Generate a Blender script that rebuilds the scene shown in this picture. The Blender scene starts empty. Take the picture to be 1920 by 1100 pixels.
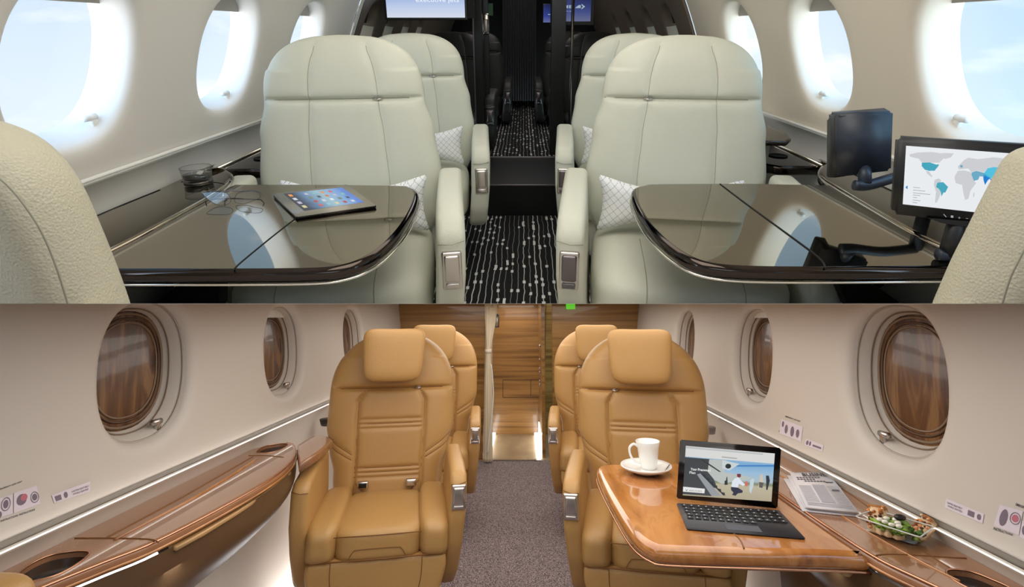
import bpy, bmesh, math, random
from mathutils import Vector, Matrix
from mathutils.geometry import tessellate_polygon
random.seed(7)
PI = math.pi
sc = bpy.context.scene
col = sc.collection
# ---------------------------------------------------------------- view geometry
CX, CY, FO = 981.0, 380.0, 950.0          # principal point and focal length for a 1920x1100 picture
HZ = {'A': (55.0, 1.13), 'B': (592.0, 1.20)}   # horizon row and eye height in the two cabins
cab = 'A'

def ray(px, py):
    vy, E = HZ[cab]; a = math.atan((CY - vy) / FO)
    X = (px - CX) / FO; U = -(py - CY) / FO
    return Vector((X, U * math.sin(a) + math.cos(a), U * math.cos(a) - math.sin(a))), Vector((0, 0, E))
def pD(px, py, d):
    r, o = ray(px, py); return o + r * (d / r.y)
def pZ(px, py, z):
    r, o = ray(px, py); return o + r * ((z - o.z) / r.z)
def pX(px, py, x):
    r, o = ray(px, py); return o + r * (x / r.x)
def pP(px, py, pt, n):
    r, o = ray(px, py); return o + r * ((pt - o).dot(n) / r.dot(n))

# ---------------------------------------------------------------- materials
def lin(c):
    c = c / 255.0
    return c / 12.92 if c <= 0.04045 else ((c + 0.055) / 1.055) ** 2.4
def L(c): return (lin(c[0]), lin(c[1]), lin(c[2]), 1)
MATS = {}
def mat(name, c, rough=.5, metal=0, coat=0, emit=None, es=0, trans=0, alpha=1, spec=.5, bump=None, ior=1.5):
    if name in MATS: return MATS[name]
    m = bpy.data.materials.new(name); m.use_nodes = True
    nt = m.node_tree; b = nt.nodes['Principled BSDF']
    b.inputs['Base Color'].default_value = L(c)
    b.inputs['Roughness'].default_value = rough
    b.inputs['Metallic'].default_value = metal
    b.inputs['Coat Weight'].default_value = coat
    b.inputs['Coat Roughness'].default_value = .04
    b.inputs['Specular IOR Level'].default_value = spec
    b.inputs['IOR'].default_value = ior
    b.inputs['Transmission Weight'].default_value = trans
    b.inputs['Alpha'].default_value = alpha
    if emit:
        b.inputs['Emission Color'].default_value = L(emit)
        b.inputs['Emission Strength'].default_value = es
    if bump:
        sc_, st = bump
        tc = nt.nodes.new('ShaderNodeTexCoord'); v = nt.nodes.new('ShaderNodeTexVoronoi'); v.inputs['Scale'].default_value = sc_
        n = nt.nodes.new('ShaderNodeTexNoise'); n.inputs['Scale'].default_value = 18
        bp = nt.nodes.new('ShaderNodeBump'); bp.inputs['Strength'].default_value = st; bp.inputs['Distance'].default_value = .002
        ad = nt.nodes.new('ShaderNodeMath'); ad.operation = 'MULTIPLY_ADD'; ad.inputs[1].default_value = 1.6
        nt.links.new(tc.outputs['Object'], v.inputs['Vector']); nt.links.new(tc.outputs['Object'], n.inputs['Vector'])
        nt.links.new(n.outputs[0], ad.inputs[0]); nt.links.new(v.outputs['Distance'], ad.inputs[2])
        nt.links.new(ad.outputs[0], bp.inputs['Height']); nt.links.new(bp.outputs[0], b.inputs['Normal'])
    MATS[name] = m
    return m
def nodes(m): return m.node_tree.nodes, m.node_tree.links, m.node_tree.nodes['Principled BSDF']
def math_node(nt, op, a, b=None, c=None):
    n = nt.nodes.new('ShaderNodeMath'); n.operation = op
    for i, v in enumerate((a, b, c)):
        if v is None: continue
        if isinstance(v, (int, float)): n.inputs[i].default_value = v
        else: nt.links.new(v, n.inputs[i])
    return n.outputs[0]
def ramp(nt, fac, stops):
    r = nt.nodes.new('ShaderNodeValToRGB'); e = r.color_ramp.elements
    while len(e) < len(stops): e.new(.5)
    for i, (p, c) in enumerate(stops): e[i].position = p; e[i].color = L(c)
    nt.links.new(fac, r.inputs[0]); return r.outputs[0]
def wood(name, stops, scale, rough=.25, coat=1, dist=1.5, rot=0):
    if name in MATS: return MATS[name]
    m = mat(name, (150, 100, 50), rough, coat=coat); n, l, b = nodes(m); nt = m.node_tree
    tc = n.new('ShaderNodeTexCoord'); mp = n.new('ShaderNodeMapping'); mp.inputs['Scale'].default_value = scale; mp.inputs['Rotation'].default_value = (0, 0, rot)
    no = n.new('ShaderNodeTexNoise'); no.inputs['Scale'].default_value = 1; no.inputs['Detail'].default_value = 6; no.inputs['Distortion'].default_value = dist
    l.new(tc.outputs['Object'], mp.inputs[0]); l.new(mp.outputs[0], no.inputs['Vector'])
    l.new(ramp(nt, no.outputs[0], stops), b.inputs['Base Color'])
    return m

cream = mat('cream_leather', (213, 214, 199), .42, bump=(420, .25))
creamfg = mat('cream_grained_leather', (206, 201, 180), .5, bump=(260, .5))
tan = mat('tan_leather', (184, 143, 86), .36, bump=(420, .22))
seamA = mat('cream_seam', (165, 162, 145), .6)
seamB = mat('tan_seam', (128, 84, 40), .6)
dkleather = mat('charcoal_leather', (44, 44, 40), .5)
wallA = mat('warm_white_lining', (226, 220, 212), .55)
wallB = mat('ivory_lining', (206, 199, 190), .5)
lowA = mat('pale_grey_panel', (214, 214, 212), .4)
white = mat('white_plastic', (235, 235, 232), .35)
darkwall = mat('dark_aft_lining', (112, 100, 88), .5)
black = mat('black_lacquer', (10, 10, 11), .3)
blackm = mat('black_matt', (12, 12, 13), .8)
chrome = mat('satin_metal', (205, 200, 196), .25, metal=1)
steel = mat('dark_satin_metal', (120, 115, 118), .28, metal=1)
bright = mat('bright_edge_metal', (235, 230, 222), .12, metal=1)
copper = mat('copper_inlay', (214, 160, 128), .22, metal=1)
gloss = mat('smoked_gloss_veneer', (152, 143, 128), .035, metal=1)
glossedge = mat('smoked_gloss_edge', (70, 63, 60), .08, metal=1)
charcoal = mat('charcoal_plastic', (34, 36, 40), .45)
navyp = mat('blue_black_plastic', (42, 51, 66), .42)
china = mat('white_china', (238, 238, 234), .12, coat=.6)
paper = mat('newsprint', (222, 220, 224), .8)
ink = mat('grey_ink', (92, 90, 98), .8)
inkd = mat('dark_ink', (60, 54, 60), .8)
greyblk = mat('grey_print', (176, 176, 186), .8)
decal = mat('lilac_white_sticker', (222, 212, 222), .6)
pict = mat('pictogram_grey', (120, 108, 122), .7)
pictr = mat('pictogram_red', (190, 110, 125), .7)
brownl = mat('brown_leather', (92, 68, 46), .4)
led = mat('white_led', (255, 255, 255), .5, emit=(246, 250, 255), es=6)
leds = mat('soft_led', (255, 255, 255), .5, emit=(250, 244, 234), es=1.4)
curtainm = mat('cream_curtain', (222, 208, 180), .8)
def glassmat(name, tint, ior=1.45, refl=.06):
    m = bpy.data.materials.new(name); m.use_nodes = True; nt = m.node_tree; nt.nodes.clear()
    o = nt.nodes.new('ShaderNodeOutputMaterial'); t = nt.nodes.new('ShaderNodeBsdfTransparent'); g = nt.nodes.new('ShaderNodeBsdfGlossy')
    t.inputs[0].default_value = tint; g.inputs['Roughness'].default_value = .02
    fr = nt.nodes.new('ShaderNodeLayerWeight'); mx = nt.nodes.new('ShaderNodeMixShader')
    f2 = math_node(nt, 'MULTIPLY_ADD', math_node(nt, 'POWER', fr.outputs['Facing'], 5), .45, refl * .6)
    nt.links.new(f2, mx.inputs[0]); nt.links.new(t.outputs[0], mx.inputs[1]); nt.links.new(g.outputs[0], mx.inputs[2]); nt.links.new(mx.outputs[0], o.inputs[0])
    MATS[name] = m; return m
pane = glassmat('clear_pane', (.97, .98, 1, 1))
clear = glassmat('clear_glass', (.965, .975, .975, 1), 1.5, .12)
lensm = glassmat('spectacle_lens', (.975, .98, .98, 1), 1.5, .06)

bwood = [(0.2, (128, 78, 30)), (.42, (172, 112, 50)), (.6, (196, 140, 70)), (.8, (150, 98, 42))]
tablewood = wood('walnut_veneer', [(.25, (120, 66, 26)), (.42, (176, 112, 54)), (.58, (196, 134, 74)), (.78, (140, 84, 38))], (9, 2.2, 9), .16, 1, 2.2, rot=-.5)
ledgewood = wood('rosy_veneer', [(.25, (128, 86, 56)), (.5, (160, 114, 82)), (.8, (144, 98, 66))], (14, 1.6, 9), .24, 1, .8)
bulkwood = wood('golden_plank_veneer', [(.25, (88, 58, 24)), (.42, (134, 95, 45)), (.58, (162, 120, 64)), (.75, (116, 80, 38))], (.7, .7, 21), .3, .5, .5)
floorwood = wood('pale_floor_planks', [(.3, (140, 118, 88)), (.7, (178, 156, 122))], (4, 2, 2), .5, 0, .4)

def carpetA():
    m = mat('black_carpet_with_white_stripes', (10, 10, 12), .95); n, l, b = nodes(m); nt = m.node_tree
    tc = n.new('ShaderNodeTexCoord'); sp = n.new('ShaderNodeSeparateXYZ'); l.new(tc.outputs['Object'], sp.inputs[0])
    nz = n.new('ShaderNodeTexNoise'); nz.inputs['Scale'].default_value = 9; nz.inputs['Detail'].default_value = 2; l.new(tc.outputs['Object'], nz.inputs['Vector'])
    xx = math_node(nt, 'MULTIPLY_ADD', nz.outputs[0], .022, sp.outputs[0])
    g = math_node(nt, 'MULTIPLY', xx, 1 / .029)
    fl = math_node(nt, 'FLOOR', g); fr = math_node(nt, 'ABSOLUTE', math_node(nt, 'SUBTRACT', math_node(nt, 'FRACT', g), .5))
    yy = math_node(nt, 'FLOOR', math_node(nt, 'MULTIPLY', sp.outputs[1], 1 / .028))
    cb = n.new('ShaderNodeCombineXYZ'); l.new(fl, cb.inputs[0]); l.new(yy, cb.inputs[1])
    wn = n.new('ShaderNodeTexWhiteNoise'); l.new(cb.outputs[0], wn.inputs['Vector'])
    wn2 = n.new('ShaderNodeTexWhiteNoise'); wn2.noise_dimensions = '1D'; l.new(fl, wn2.inputs['W'])
    wide = math_node(nt, 'MULTIPLY', math_node(nt, 'GREATER_THAN', wn.outputs['Value'], .86), .17)
    thin = math_node(nt, 'MULTIPLY_ADD', wn2.outputs['Value'], .045, .045)
    mask = math_node(nt, 'LESS_THAN', fr, math_node(nt, 'ADD', wide, thin))
    amp = math_node(nt, 'MULTIPLY', mask, math_node(nt, 'MAXIMUM', math_node(nt, 'MULTIPLY', wide, 6), math_node(nt, 'MULTIPLY_ADD', wn2.outputs['Value'], .6, .3)))
    l.new(ramp(nt, amp, [(0, (8, 8, 10)), (1, (225, 225, 222))]), b.inputs['Base Color'])
    return m
def carpetB():
    m = mat('taupe_flecked_carpet', (120, 100, 92), .95); n, l, b = nodes(m); nt = m.node_tree
    tc = n.new('ShaderNodeTexCoord'); a = n.new('ShaderNodeTexNoise'); a.inputs['Scale'].default_value = 260; a.inputs['Detail'].default_value = 3
    l.new(tc.outputs['Object'], a.inputs['Vector'])
    l.new(ramp(nt, a.outputs[0], [(.36, (56, 46, 48)), (.5, (116, 102, 104)), (.64, (184, 170, 170))]), b.inputs['Base Color'])
    bp = n.new('ShaderNodeBump'); bp.inputs['Strength'].default_value = .6; bp.inputs['Distance'].default_value = .004
    l.new(a.outputs[0], bp.inputs['Height']); l.new(bp.outputs[0], b.inputs['Normal']); return m
def pillowmat():
    m = mat('white_quilted_linen', (236, 238, 240), .8); n, l, b = nodes(m); nt = m.node_tree
    tc = n.new('ShaderNodeTexCoord'); sp = n.new('ShaderNodeSeparateXYZ'); l.new(tc.outputs['Object'], sp.inputs[0])
    p = math_node(nt, 'ADD', sp.outputs[0], sp.outputs[2]); q = math_node(nt, 'SUBTRACT', sp.outputs[0], sp.outputs[2])
    def f(v, s): return math_node(nt, 'ABSOLUTE', math_node(nt, 'SUBTRACT', math_node(nt, 'FRACT', math_node(nt, 'MULTIPLY', v, s)), .5))
    l1 = math_node(nt, 'MULTIPLY', math_node(nt, 'LESS_THAN', f(p, 38), .06), math_node(nt, 'LESS_THAN', f(q, 152), .25))
    l2 = math_node(nt, 'MULTIPLY', math_node(nt, 'LESS_THAN', f(q, 38), .06), math_node(nt, 'LESS_THAN', f(p, 152), .25))
    l.new(ramp(nt, math_node(nt, 'MAXIMUM', l1, l2), [(0, (236, 238, 240)), (1, (150, 152, 160))]), b.inputs['Base Color']); return m
def darkpane():  # brown streaks paint the cabin's reflection into the pane colour
    m = mat('painted_reflection_pane', (70, 42, 22), .25, coat=.3); n, l, b = nodes(m); nt = m.node_tree
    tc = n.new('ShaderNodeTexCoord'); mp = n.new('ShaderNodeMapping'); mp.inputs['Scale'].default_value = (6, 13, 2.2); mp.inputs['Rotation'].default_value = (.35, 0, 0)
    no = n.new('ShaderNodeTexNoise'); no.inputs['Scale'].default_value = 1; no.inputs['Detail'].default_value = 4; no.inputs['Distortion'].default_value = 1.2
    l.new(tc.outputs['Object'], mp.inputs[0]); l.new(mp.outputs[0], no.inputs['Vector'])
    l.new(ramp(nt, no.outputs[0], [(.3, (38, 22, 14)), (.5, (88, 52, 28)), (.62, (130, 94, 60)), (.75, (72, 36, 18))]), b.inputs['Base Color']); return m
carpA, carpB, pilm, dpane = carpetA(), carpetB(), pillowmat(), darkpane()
def uvramp(name, stops, axis, es, noise=0):
    m = bpy.data.materials.new(name); m.use_nodes = True; nt = m.node_tree; b = nt.nodes['Principled BSDF']
    tc = nt.nodes.new('ShaderNodeTexCoord'); sp = nt.nodes.new('ShaderNodeSeparateXYZ'); nt.links.new(tc.outputs['UV'], sp.inputs[0])
    v = sp.outputs[axis]
    if noise:
        nz = nt.nodes.new('ShaderNodeTexNoise'); nz.inputs['Scale'].default_value = 5; nt.links.new(tc.outputs['UV'], nz.inputs['Vector'])
        v = math_node(nt, 'MULTIPLY_ADD', nz.outputs[0], noise, v)
    c = ramp(nt, v, stops); b.inputs['Base Color'].default_value = (.01, .01, .01, 1); b.inputs['Roughness'].default_value = .15
    nt.links.new(c, b.inputs['Emission Color']); b.inputs['Emission Strength'].default_value = es
    MATS[name] = m; return m
def lit(name, c, es=.9): return mat(name, (8, 8, 8), .2, emit=c, es=es)

# ---------------------------------------------------------------- objects
ABS = {}; TOPS = []
def tag(o, label=None, cat=None, group=None, kind=None):
    if label: o['label'] = label
    if cat: o['category'] = cat
    if group: o['group'] = group
    if kind: o['kind'] = kind
    return o
def thing(name, loc, rz=0, label=None, cat=None, group=None, kind=None):
    o = bpy.data.objects.new(name, None); o.empty_display_size = .05; col.objects.link(o)
    ABS[o] = Matrix.Translation(Vector(loc)) @ Matrix.Rotation(rz, 4, 'Z'); TOPS.append((o, cab))
    return tag(o, label, cat, group, kind)
def mesh(name, g, m, parent=None, smooth=True, local=False, uv=None, flat=None):
    verts, faces = g
    verts = [Vector(v) for v in verts]
    if parent is None:
        lo = [min(v[i] for v in verts) for i in range(3)]; hi = [max(v[i] for v in verts) for i in range(3)]
        A = Matrix.Translation(Vector(((lo[0] + hi[0]) / 2, (lo[1] + hi[1]) / 2, lo[2])))
    else: A = ABS[parent]
    if not (local and parent is not None):
        inv = A.inverted(); verts = [inv @ v for v in verts]
    me = bpy.data.meshes.new(name); me.from_pydata(verts, [], faces); me.update()
    if smooth: me.polygons.foreach_set('use_smooth', [True] * len(me.polygons))
    if flat:
        for i in flat: me.polygons[i].use_smooth = False
    if uv:
        ul = me.uv_layers.new()
        for p in me.polygons:
            for li, vi in zip(p.loop_indices, p.vertices): ul.data[li].uv = uv[vi]
    for mm in (m if isinstance(m, list) else [m]): me.materials.append(mm)
    o = bpy.data.objects.new(name, me); col.objects.link(o)
    if parent is not None: o.parent = parent; ABS[o] = ABS[parent]
    else: ABS[o] = A; TOPS.append((o, cab))
    return o
def struct(name, g, m, parent=None, smooth=True, **k):
    o = mesh(name, g, m, parent, smooth, **k)
    if parent is None: o['kind'] = 'structure'
    return o
def copy_tree(root, loc, rz=0, label=None, group=None, m=None):
    r = root.copy(); col.objects.link(r); ABS[r] = Matrix.Translation(Vector(loc)) @ Matrix.Rotation(rz, 4, 'Z'); TOPS.append((r, cab))
    if label: r['label'] = label
    if group: r['group'] = group
    def rec(src, dst):
        for ch in [o for o in ABS if o.parent == src]:
            c = ch.copy(); col.objects.link(c); c.parent = dst; ABS[c] = ABS[r]
            if m:
                nm = c.data.materials[0].name
                if nm in m: c.data = c.data.copy(); c.data.materials[0] = m[nm]
            rec(ch, c)
    rec(root, r); return r

# ---------------------------------------------------------------- shapes
def join(*gs):
    V, Fc = [], []
    for v, f in gs:
        k = len(V); V += list(v); Fc += [tuple(i + k for i in q) for q in f]
    return V, Fc
def xf(g, M): return [M @ Vector(v) for v in g[0]], g[1]
def from_bm(bm):
    bm.verts.index_update(); V = [v.co.copy() for v in bm.verts]; Fc = [tuple(v.index for v in f.verts) for f in bm.faces]; bm.free(); return V, Fc
def box(lo, hi, bev=0, seg=2):
    bm = bmesh.new(); bmesh.ops.create_cube(bm, size=1)
    c = [(a + b) / 2 for a, b in zip(lo, hi)]; s = [abs(b - a) for a, b in zip(lo, hi)]
    for v in bm.verts: v.co = Vector((v.co.x * s[0] + c[0], v.co.y * s[1] + c[1], v.co.z * s[2] + c[2]))
    if bev: bmesh.ops.bevel(bm, geom=bm.edges[:], offset=min(bev, min(s) * .45), segments=seg, affect='EDGES', profile=.5)
    return from_bm(bm)
def loft(rings, cap=True, closed=True):
    n = len(rings[0]); V = [p for r in rings for p in r]; Fc = []
    for i in range(len(rings) - 1):
        for j in range(n if closed else n - 1):
            a = i * n + j; b = i * n + (j + 1) % n; Fc.append((a, b, b + n, a + n))
    if cap: Fc.append(tuple(range(n - 1, -1, -1))); k = (len(rings) - 1) * n; Fc.append(tuple(range(k, k + n)))
    return V, Fc
def frames(pts):
    T = []
    for i in range(len(pts)):
        a = pts[max(0, i - 1)]; b = pts[min(len(pts) - 1, i + 1)]; T.append((b - a).normalized() if (b - a).length else Vector((1, 0, 0)))
    return T
def tube(pts, r, n=8, closed=False, flat=1.0):
    pts = [Vector(p) for p in pts]
    if closed: pts = pts + [pts[0]]
    T = frames(pts)
    if closed: T[0] = T[-1] = (pts[1] - pts[-2]).normalized()
    up = Vector((0, 0, 1)) if abs(T[0].z) < .9 else Vector((1, 0, 0)); rings = []
    rr = r if isinstance(r, (list, tuple)) else [r] * len(pts)
    for p, t, q in zip(pts, T, rr):
        s = t.cross(up)
        if s.length < 1e-6: s = t.orthogonal()
        s.normalize(); u = s.cross(t).normalized(); up = u
        rings.append([p + s * (q * math.cos(2 * PI * k / n)) + u * (q * flat * math.sin(2 * PI * k / n)) for k in range(n)])
    return loft(rings, cap=not closed)
def cat(pts, k=6, closed=False):
    pts = [Vector(p) for p in pts]; n = len(pts); out = []
    rng = n if closed else n - 1
    for i in range(rng):
        p0 = pts[(i - 1) % n] if closed or i > 0 else pts[0]; p1 = pts[i]; p2 = pts[(i + 1) % n]; p3 = pts[(i + 2) % n] if closed or i + 2 < n else pts[-1]
        for j in range(k):
            t = j / k
            out.append(.5 * ((2 * p1) + (p2 - p0) * t + (2 * p0 - 5 * p1 + 4 * p2 - p3) * t * t + (3 * p1 - p0 - 3 * p2 + p3) * t ** 3))
    if not closed: out.append(pts[-1])
    return out
def area2(p): return sum(p[i][0] * p[(i + 1) % len(p)][1] - p[(i + 1) % len(p)][0] * p[i][1] for i in range(len(p))) / 2
def inset(poly, d):
    n = len(poly); out = []
    for i in range(n):
        a, b, c = Vector(poly[i - 1][:2]), Vector(poly[i][:2]), Vector(poly[(i + 1) % n][:2])
        e1 = (b - a).normalized(); e2 = (c - b).normalized()
        nn = Vector((-e1.y, e1.x)) + Vector((-e2.y, e2.x))
        nn = nn.normalized() if nn.length > 1e-6 else Vector((-e1.y, e1.x))
        k = max(.45, nn.dot(Vector((-e1.y, e1.x))))
        out.append(b + nn * (d / k))
    return out
def slab(poly, zt, th, r=.008, holes=(), seg=4, depth=.05):
    """rounded-edge horizontal slab; returns geometry and the number of the first flat (cap) face"""
    poly = [Vector(p[:2]) for p in poly]
    if area2(poly) < 0: poly.reverse()
    rb = min(r, th * .45); rings = []
    rings.append([(p.x, p.y, zt - th) for p in inset(poly, rb)])
    for i in range(seg + 1):
        a = i / seg * PI / 2; rings.append([(p.x, p.y, zt - th + rb - rb * math.cos(a)) for p in inset(poly, rb * (1 - math.sin(a)))])
    for i in range(seg + 1):
        a = i / seg * PI / 2; rings.append([(p.x, p.y, zt - r + r * math.sin(a)) for p in inset(poly, r * (1 - math.cos(a)))])
    V, Fc = loft([[Vector(q) for q in R] for R in rings], cap=False); n = len(poly)
    flat = []
    top = rings[-1]; hl = []
    for h in holes:
        h = [Vector(p[:2]) for p in h]
        if area2(h) > 0: h.reverse()
        hl.append([(p.x, p.y, zt) for p in h])
    tv = [list(map(Vector, top))] + [list(map(Vector, h)) for h in hl]
    k = len(V); V += [v for L_ in tv for v in L_]
    for t in tessellate_polygon(tv): flat.append(len(Fc)); Fc.append(tuple(k + i for i in t))
    kb = len(V); V += [Vector(p) for p in rings[0]]
    for t in tessellate_polygon([[Vector(p) for p in rings[0]]]): flat.append(len(Fc)); Fc.append(tuple(kb + i for i in t))
    for h in hl:
        s = len(h); c = sum((Vector(p) for p in h), Vector()) / s
        R = [[Vector(p) for p in h], [Vector(p) + Vector((0, 0, -depth * .8)) for p in h], [c + (Vector(p) - c) * .85 + Vector((0, 0, -depth)) for p in h], [c + (Vector(p) - c) * .05 + Vector((0, 0, -depth)) for p in h]]
        v2, f2 = loft(R, cap=False); kk = len(V); V += v2; Fc += [tuple(i + kk for i in q) for q in f2]
    return (V, Fc), flat
def fix(o):
    bm = bmesh.new(); bm.from_mesh(o.data); bmesh.ops.recalc_face_normals(bm, faces=bm.faces[:]); bm.to_mesh(o.data); bm.free(); return o
def puff(c, h, n=4, res=10, warp=None, M=None):
    """rounded cushion block: superellipsoid with half sizes h, sharper corners for larger n"""
    bm = bmesh.new(); bmesh.ops.create_cube(bm, size=2)
    bmesh.ops.subdivide_edges(bm, edges=bm.edges[:], cuts=res, use_grid_fill=True)
    for v in bm.verts:
        d = Vector((math.tan(v.co.x * .785) , math.tan(v.co.y * .785), math.tan(v.co.z * .785)))
        r = (abs(d.x) ** n + abs(d.y) ** n + abs(d.z) ** n) ** (-1 / n)
        p = d * r
        if warp: p = warp(p)
        p = Vector((p.x * h[0], p.y * h[1], p.z * h[2]))
        if M: p = M @ p
        v.co = p + Vector(c)
    return from_bm(bm)
def lathe(prof, c, n=32, M=None):
    R = []
    for r, z in prof:
        R.append([Vector((r * math.cos(2 * PI * k / n), r * math.sin(2 * PI * k / n), z)) for k in range(n)])
    V, Fc = loft(R, cap=False)
    if prof[0][0] < 1e-3 or True:
        Fc.append(tuple(range(n - 1, -1, -1))); k = (len(R) - 1) * n; Fc.append(tuple(range(k, k + n)))
    V = [(M @ v if M else v) + Vector(c) for v in V]
    return V, Fc
def prism(poly, axis, a, b, bev=.006, seg=3):
    """polygon in the two other axes extruded along axis from a to b"""
    bm = bmesh.new(); lo = []
    for p in poly:
        q = {0: (a, p[0], p[1]), 1: (p[0], a, p[1]), 2: (p[0], p[1], a)}[axis]; lo.append(bm.verts.new(q))
    f = bm.faces.new(lo); r = bmesh.ops.extrude_face_region(bm, geom=[f]); d = Vector((0, 0, 0)); d[axis] = b - a
    for e in r['geom']:
        if isinstance(e, bmesh.types.BMVert): e.co += d
    bmesh.ops.recalc_face_normals(bm, faces=bm.faces[:])
    if bev: bmesh.ops.bevel(bm, geom=bm.edges[:], offset=bev, segments=seg, affect='EDGES', profile=.5, clamp_overlap=True)
    return from_bm(bm)
def quadslab(c4, th, bev=.002):
    """thin rectangular body whose face has the 4 given corners, thickness th away from the normal"""
    a, b, c, d = [Vector(p) for p in c4]; n = (b - a).cross(d - a).normalized()
    bm = bmesh.new(); T = [bm.verts.new(p) for p in (a, b, c, d)]; B = [bm.verts.new(p - n * th) for p in (a, b, c, d)]
    bm.faces.new(T); bm.faces.new(B[::-1])
    for i in range(4): bm.faces.new((T[i], B[i], B[(i + 1) % 4], T[(i + 1) % 4]))
    bmesh.ops.recalc_face_normals(bm, faces=bm.faces[:])
    if bev: bmesh.ops.bevel(bm, geom=bm.edges[:], offset=bev, segments=3, affect='EDGES')
    return from_bm(bm)
class Pic:
    """maps (u right, v up) in 0..1 onto a planar quad a(bottom left) b(bottom right) c(top right) d(top left)"""
    def __init__(s, a, b, c, d, lift=.0008):
        s.q = [Vector(p) for p in (a, b, c, d)]; s.n = (s.q[1] - s.q[0]).cross(s.q[3] - s.q[0]).normalized(); s.l = lift
    def p(s, u, v, k=1): a, b, c, d = s.q; return (a * (1 - u) + b * u) * (1 - v) + (d * (1 - u) + c * u) * v + s.n * (s.l * k)
    def poly(s, pts, k=1):
        V = [s.p(u, v, k) for u, v in pts]; T = tessellate_polygon([[Vector((u, v, 0)) for u, v in pts]]); return V, [tuple(t) for t in T]
    def rect(s, u0, v0, u1, v1, k=1): return [s.p(u0, v0, k), s.p(u1, v0, k), s.p(u1, v1, k), s.p(u0, v1, k)], [(0, 1, 2, 3)]
    def ell(s, u, v, ru, rv, k=1, n=16): return s.poly([(u + ru * math.cos(2 * PI * i / n), v + rv * math.sin(2 * PI * i / n)) for i in range(n)], k)
    def line(s, u0, v0, u1, v1, w, k=1):
        d = Vector((u1 - u0, v1 - v0)).normalized(); nx, ny = -d.y * w / 2, d.x * w / 2
        return s.poly([(u0 - nx, v0 - ny), (u1 - nx, v1 - ny), (u1 + nx, v1 + ny), (u0 + nx, v0 + ny)], k)
def textgeo(body, bold=0, cond=1.0):
    cu = bpy.data.curves.new('t', 'FONT'); cu.body = body; cu.size = 1; cu.offset = bold; cu.resolution_u = 3
    ob = bpy.data.objects.new('t', cu); col.objects.link(ob); dg = bpy.context.evaluated_depsgraph_get()
    me = ob.evaluated_get(dg).to_mesh(); V = [v.co.copy() for v in me.vertices]; Fc = [tuple(p.vertices) for p in me.polygons]
    ob.evaluated_get(dg).to_mesh_clear(); bpy.data.objects.remove(ob); bpy.data.curves.remove(cu)
    return V, Fc
def textpic(pic, body, u0, v0, width, height, k=2, bold=.01):
    V, Fc = textgeo(body, bold)
    x0 = min(v.x for v in V); x1 = max(v.x for v in V)
    return [pic.p(u0 + (v.x - x0) / (x1 - x0) * width, v0 + v.y / .72 * height, k) for v in V], Fc
def multi(name, gm, parent=None, smooth=True, local=False):
    ms = []; V, Fc, idx = [], [], []
    for g, m in gm:
        if m not in ms: ms.append(m)
        k = len(V); V += list(g[0]); Fc += [tuple(i + k for i in q) for q in g[1]]; idx += [ms.index(m)] * len(g[1])
    o = mesh(name, (V, Fc), ms, parent, smooth, local)
    o.data.polygons.foreach_set('material_index', idx); return o

# ---------------------------------------------------------------- seats
def back_fn(sty):
    if sty == 'A':
        zs = [(.40, .27), (.50, .31), (.62, .318), (.78, .300), (.90, .272)]; s1, z1, p, t, rec = .88, 1.112, 2.7, .075, .10
    else:
        zs = [(.38, .235), (.50, .245), (.60, .272), (.70, .293), (.86, .293)]; s1, z1, p, t, rec = .84, 1.118, 2.25, .085, .14
    def w(z):
        if z <= zs[0][0]: b = zs[0][1]
        elif z >= zs[-1][0]: b = zs[-1][1]
        else:
            for (a, wa), (c, wc) in zip(zs, zs[1:]):
                if a <= z <= c: k = (z - a) / (c - a); k = k * k * (3 - 2 * k); b = wa + (wc - wa) * k; break
        if z > s1: b *= max(0.001, 1 - ((z - s1) / (z1 - s1)) ** p) ** (1 / p)
        return b
    def tt(z):
        k = 1.0
        if z > s1: k = max(.02, 1 - ((z - s1) / (z1 - s1)) ** 4) ** .5
        if z < zs[0][0] + .03: k *= max(.3, (z - zs[0][0] + .006) / .036) ** .5
        return t * k
    def yb(z): return (z - .43) * rec + (t - tt(z))
    return w, tt, yb, zs[0][0], z1
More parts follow.
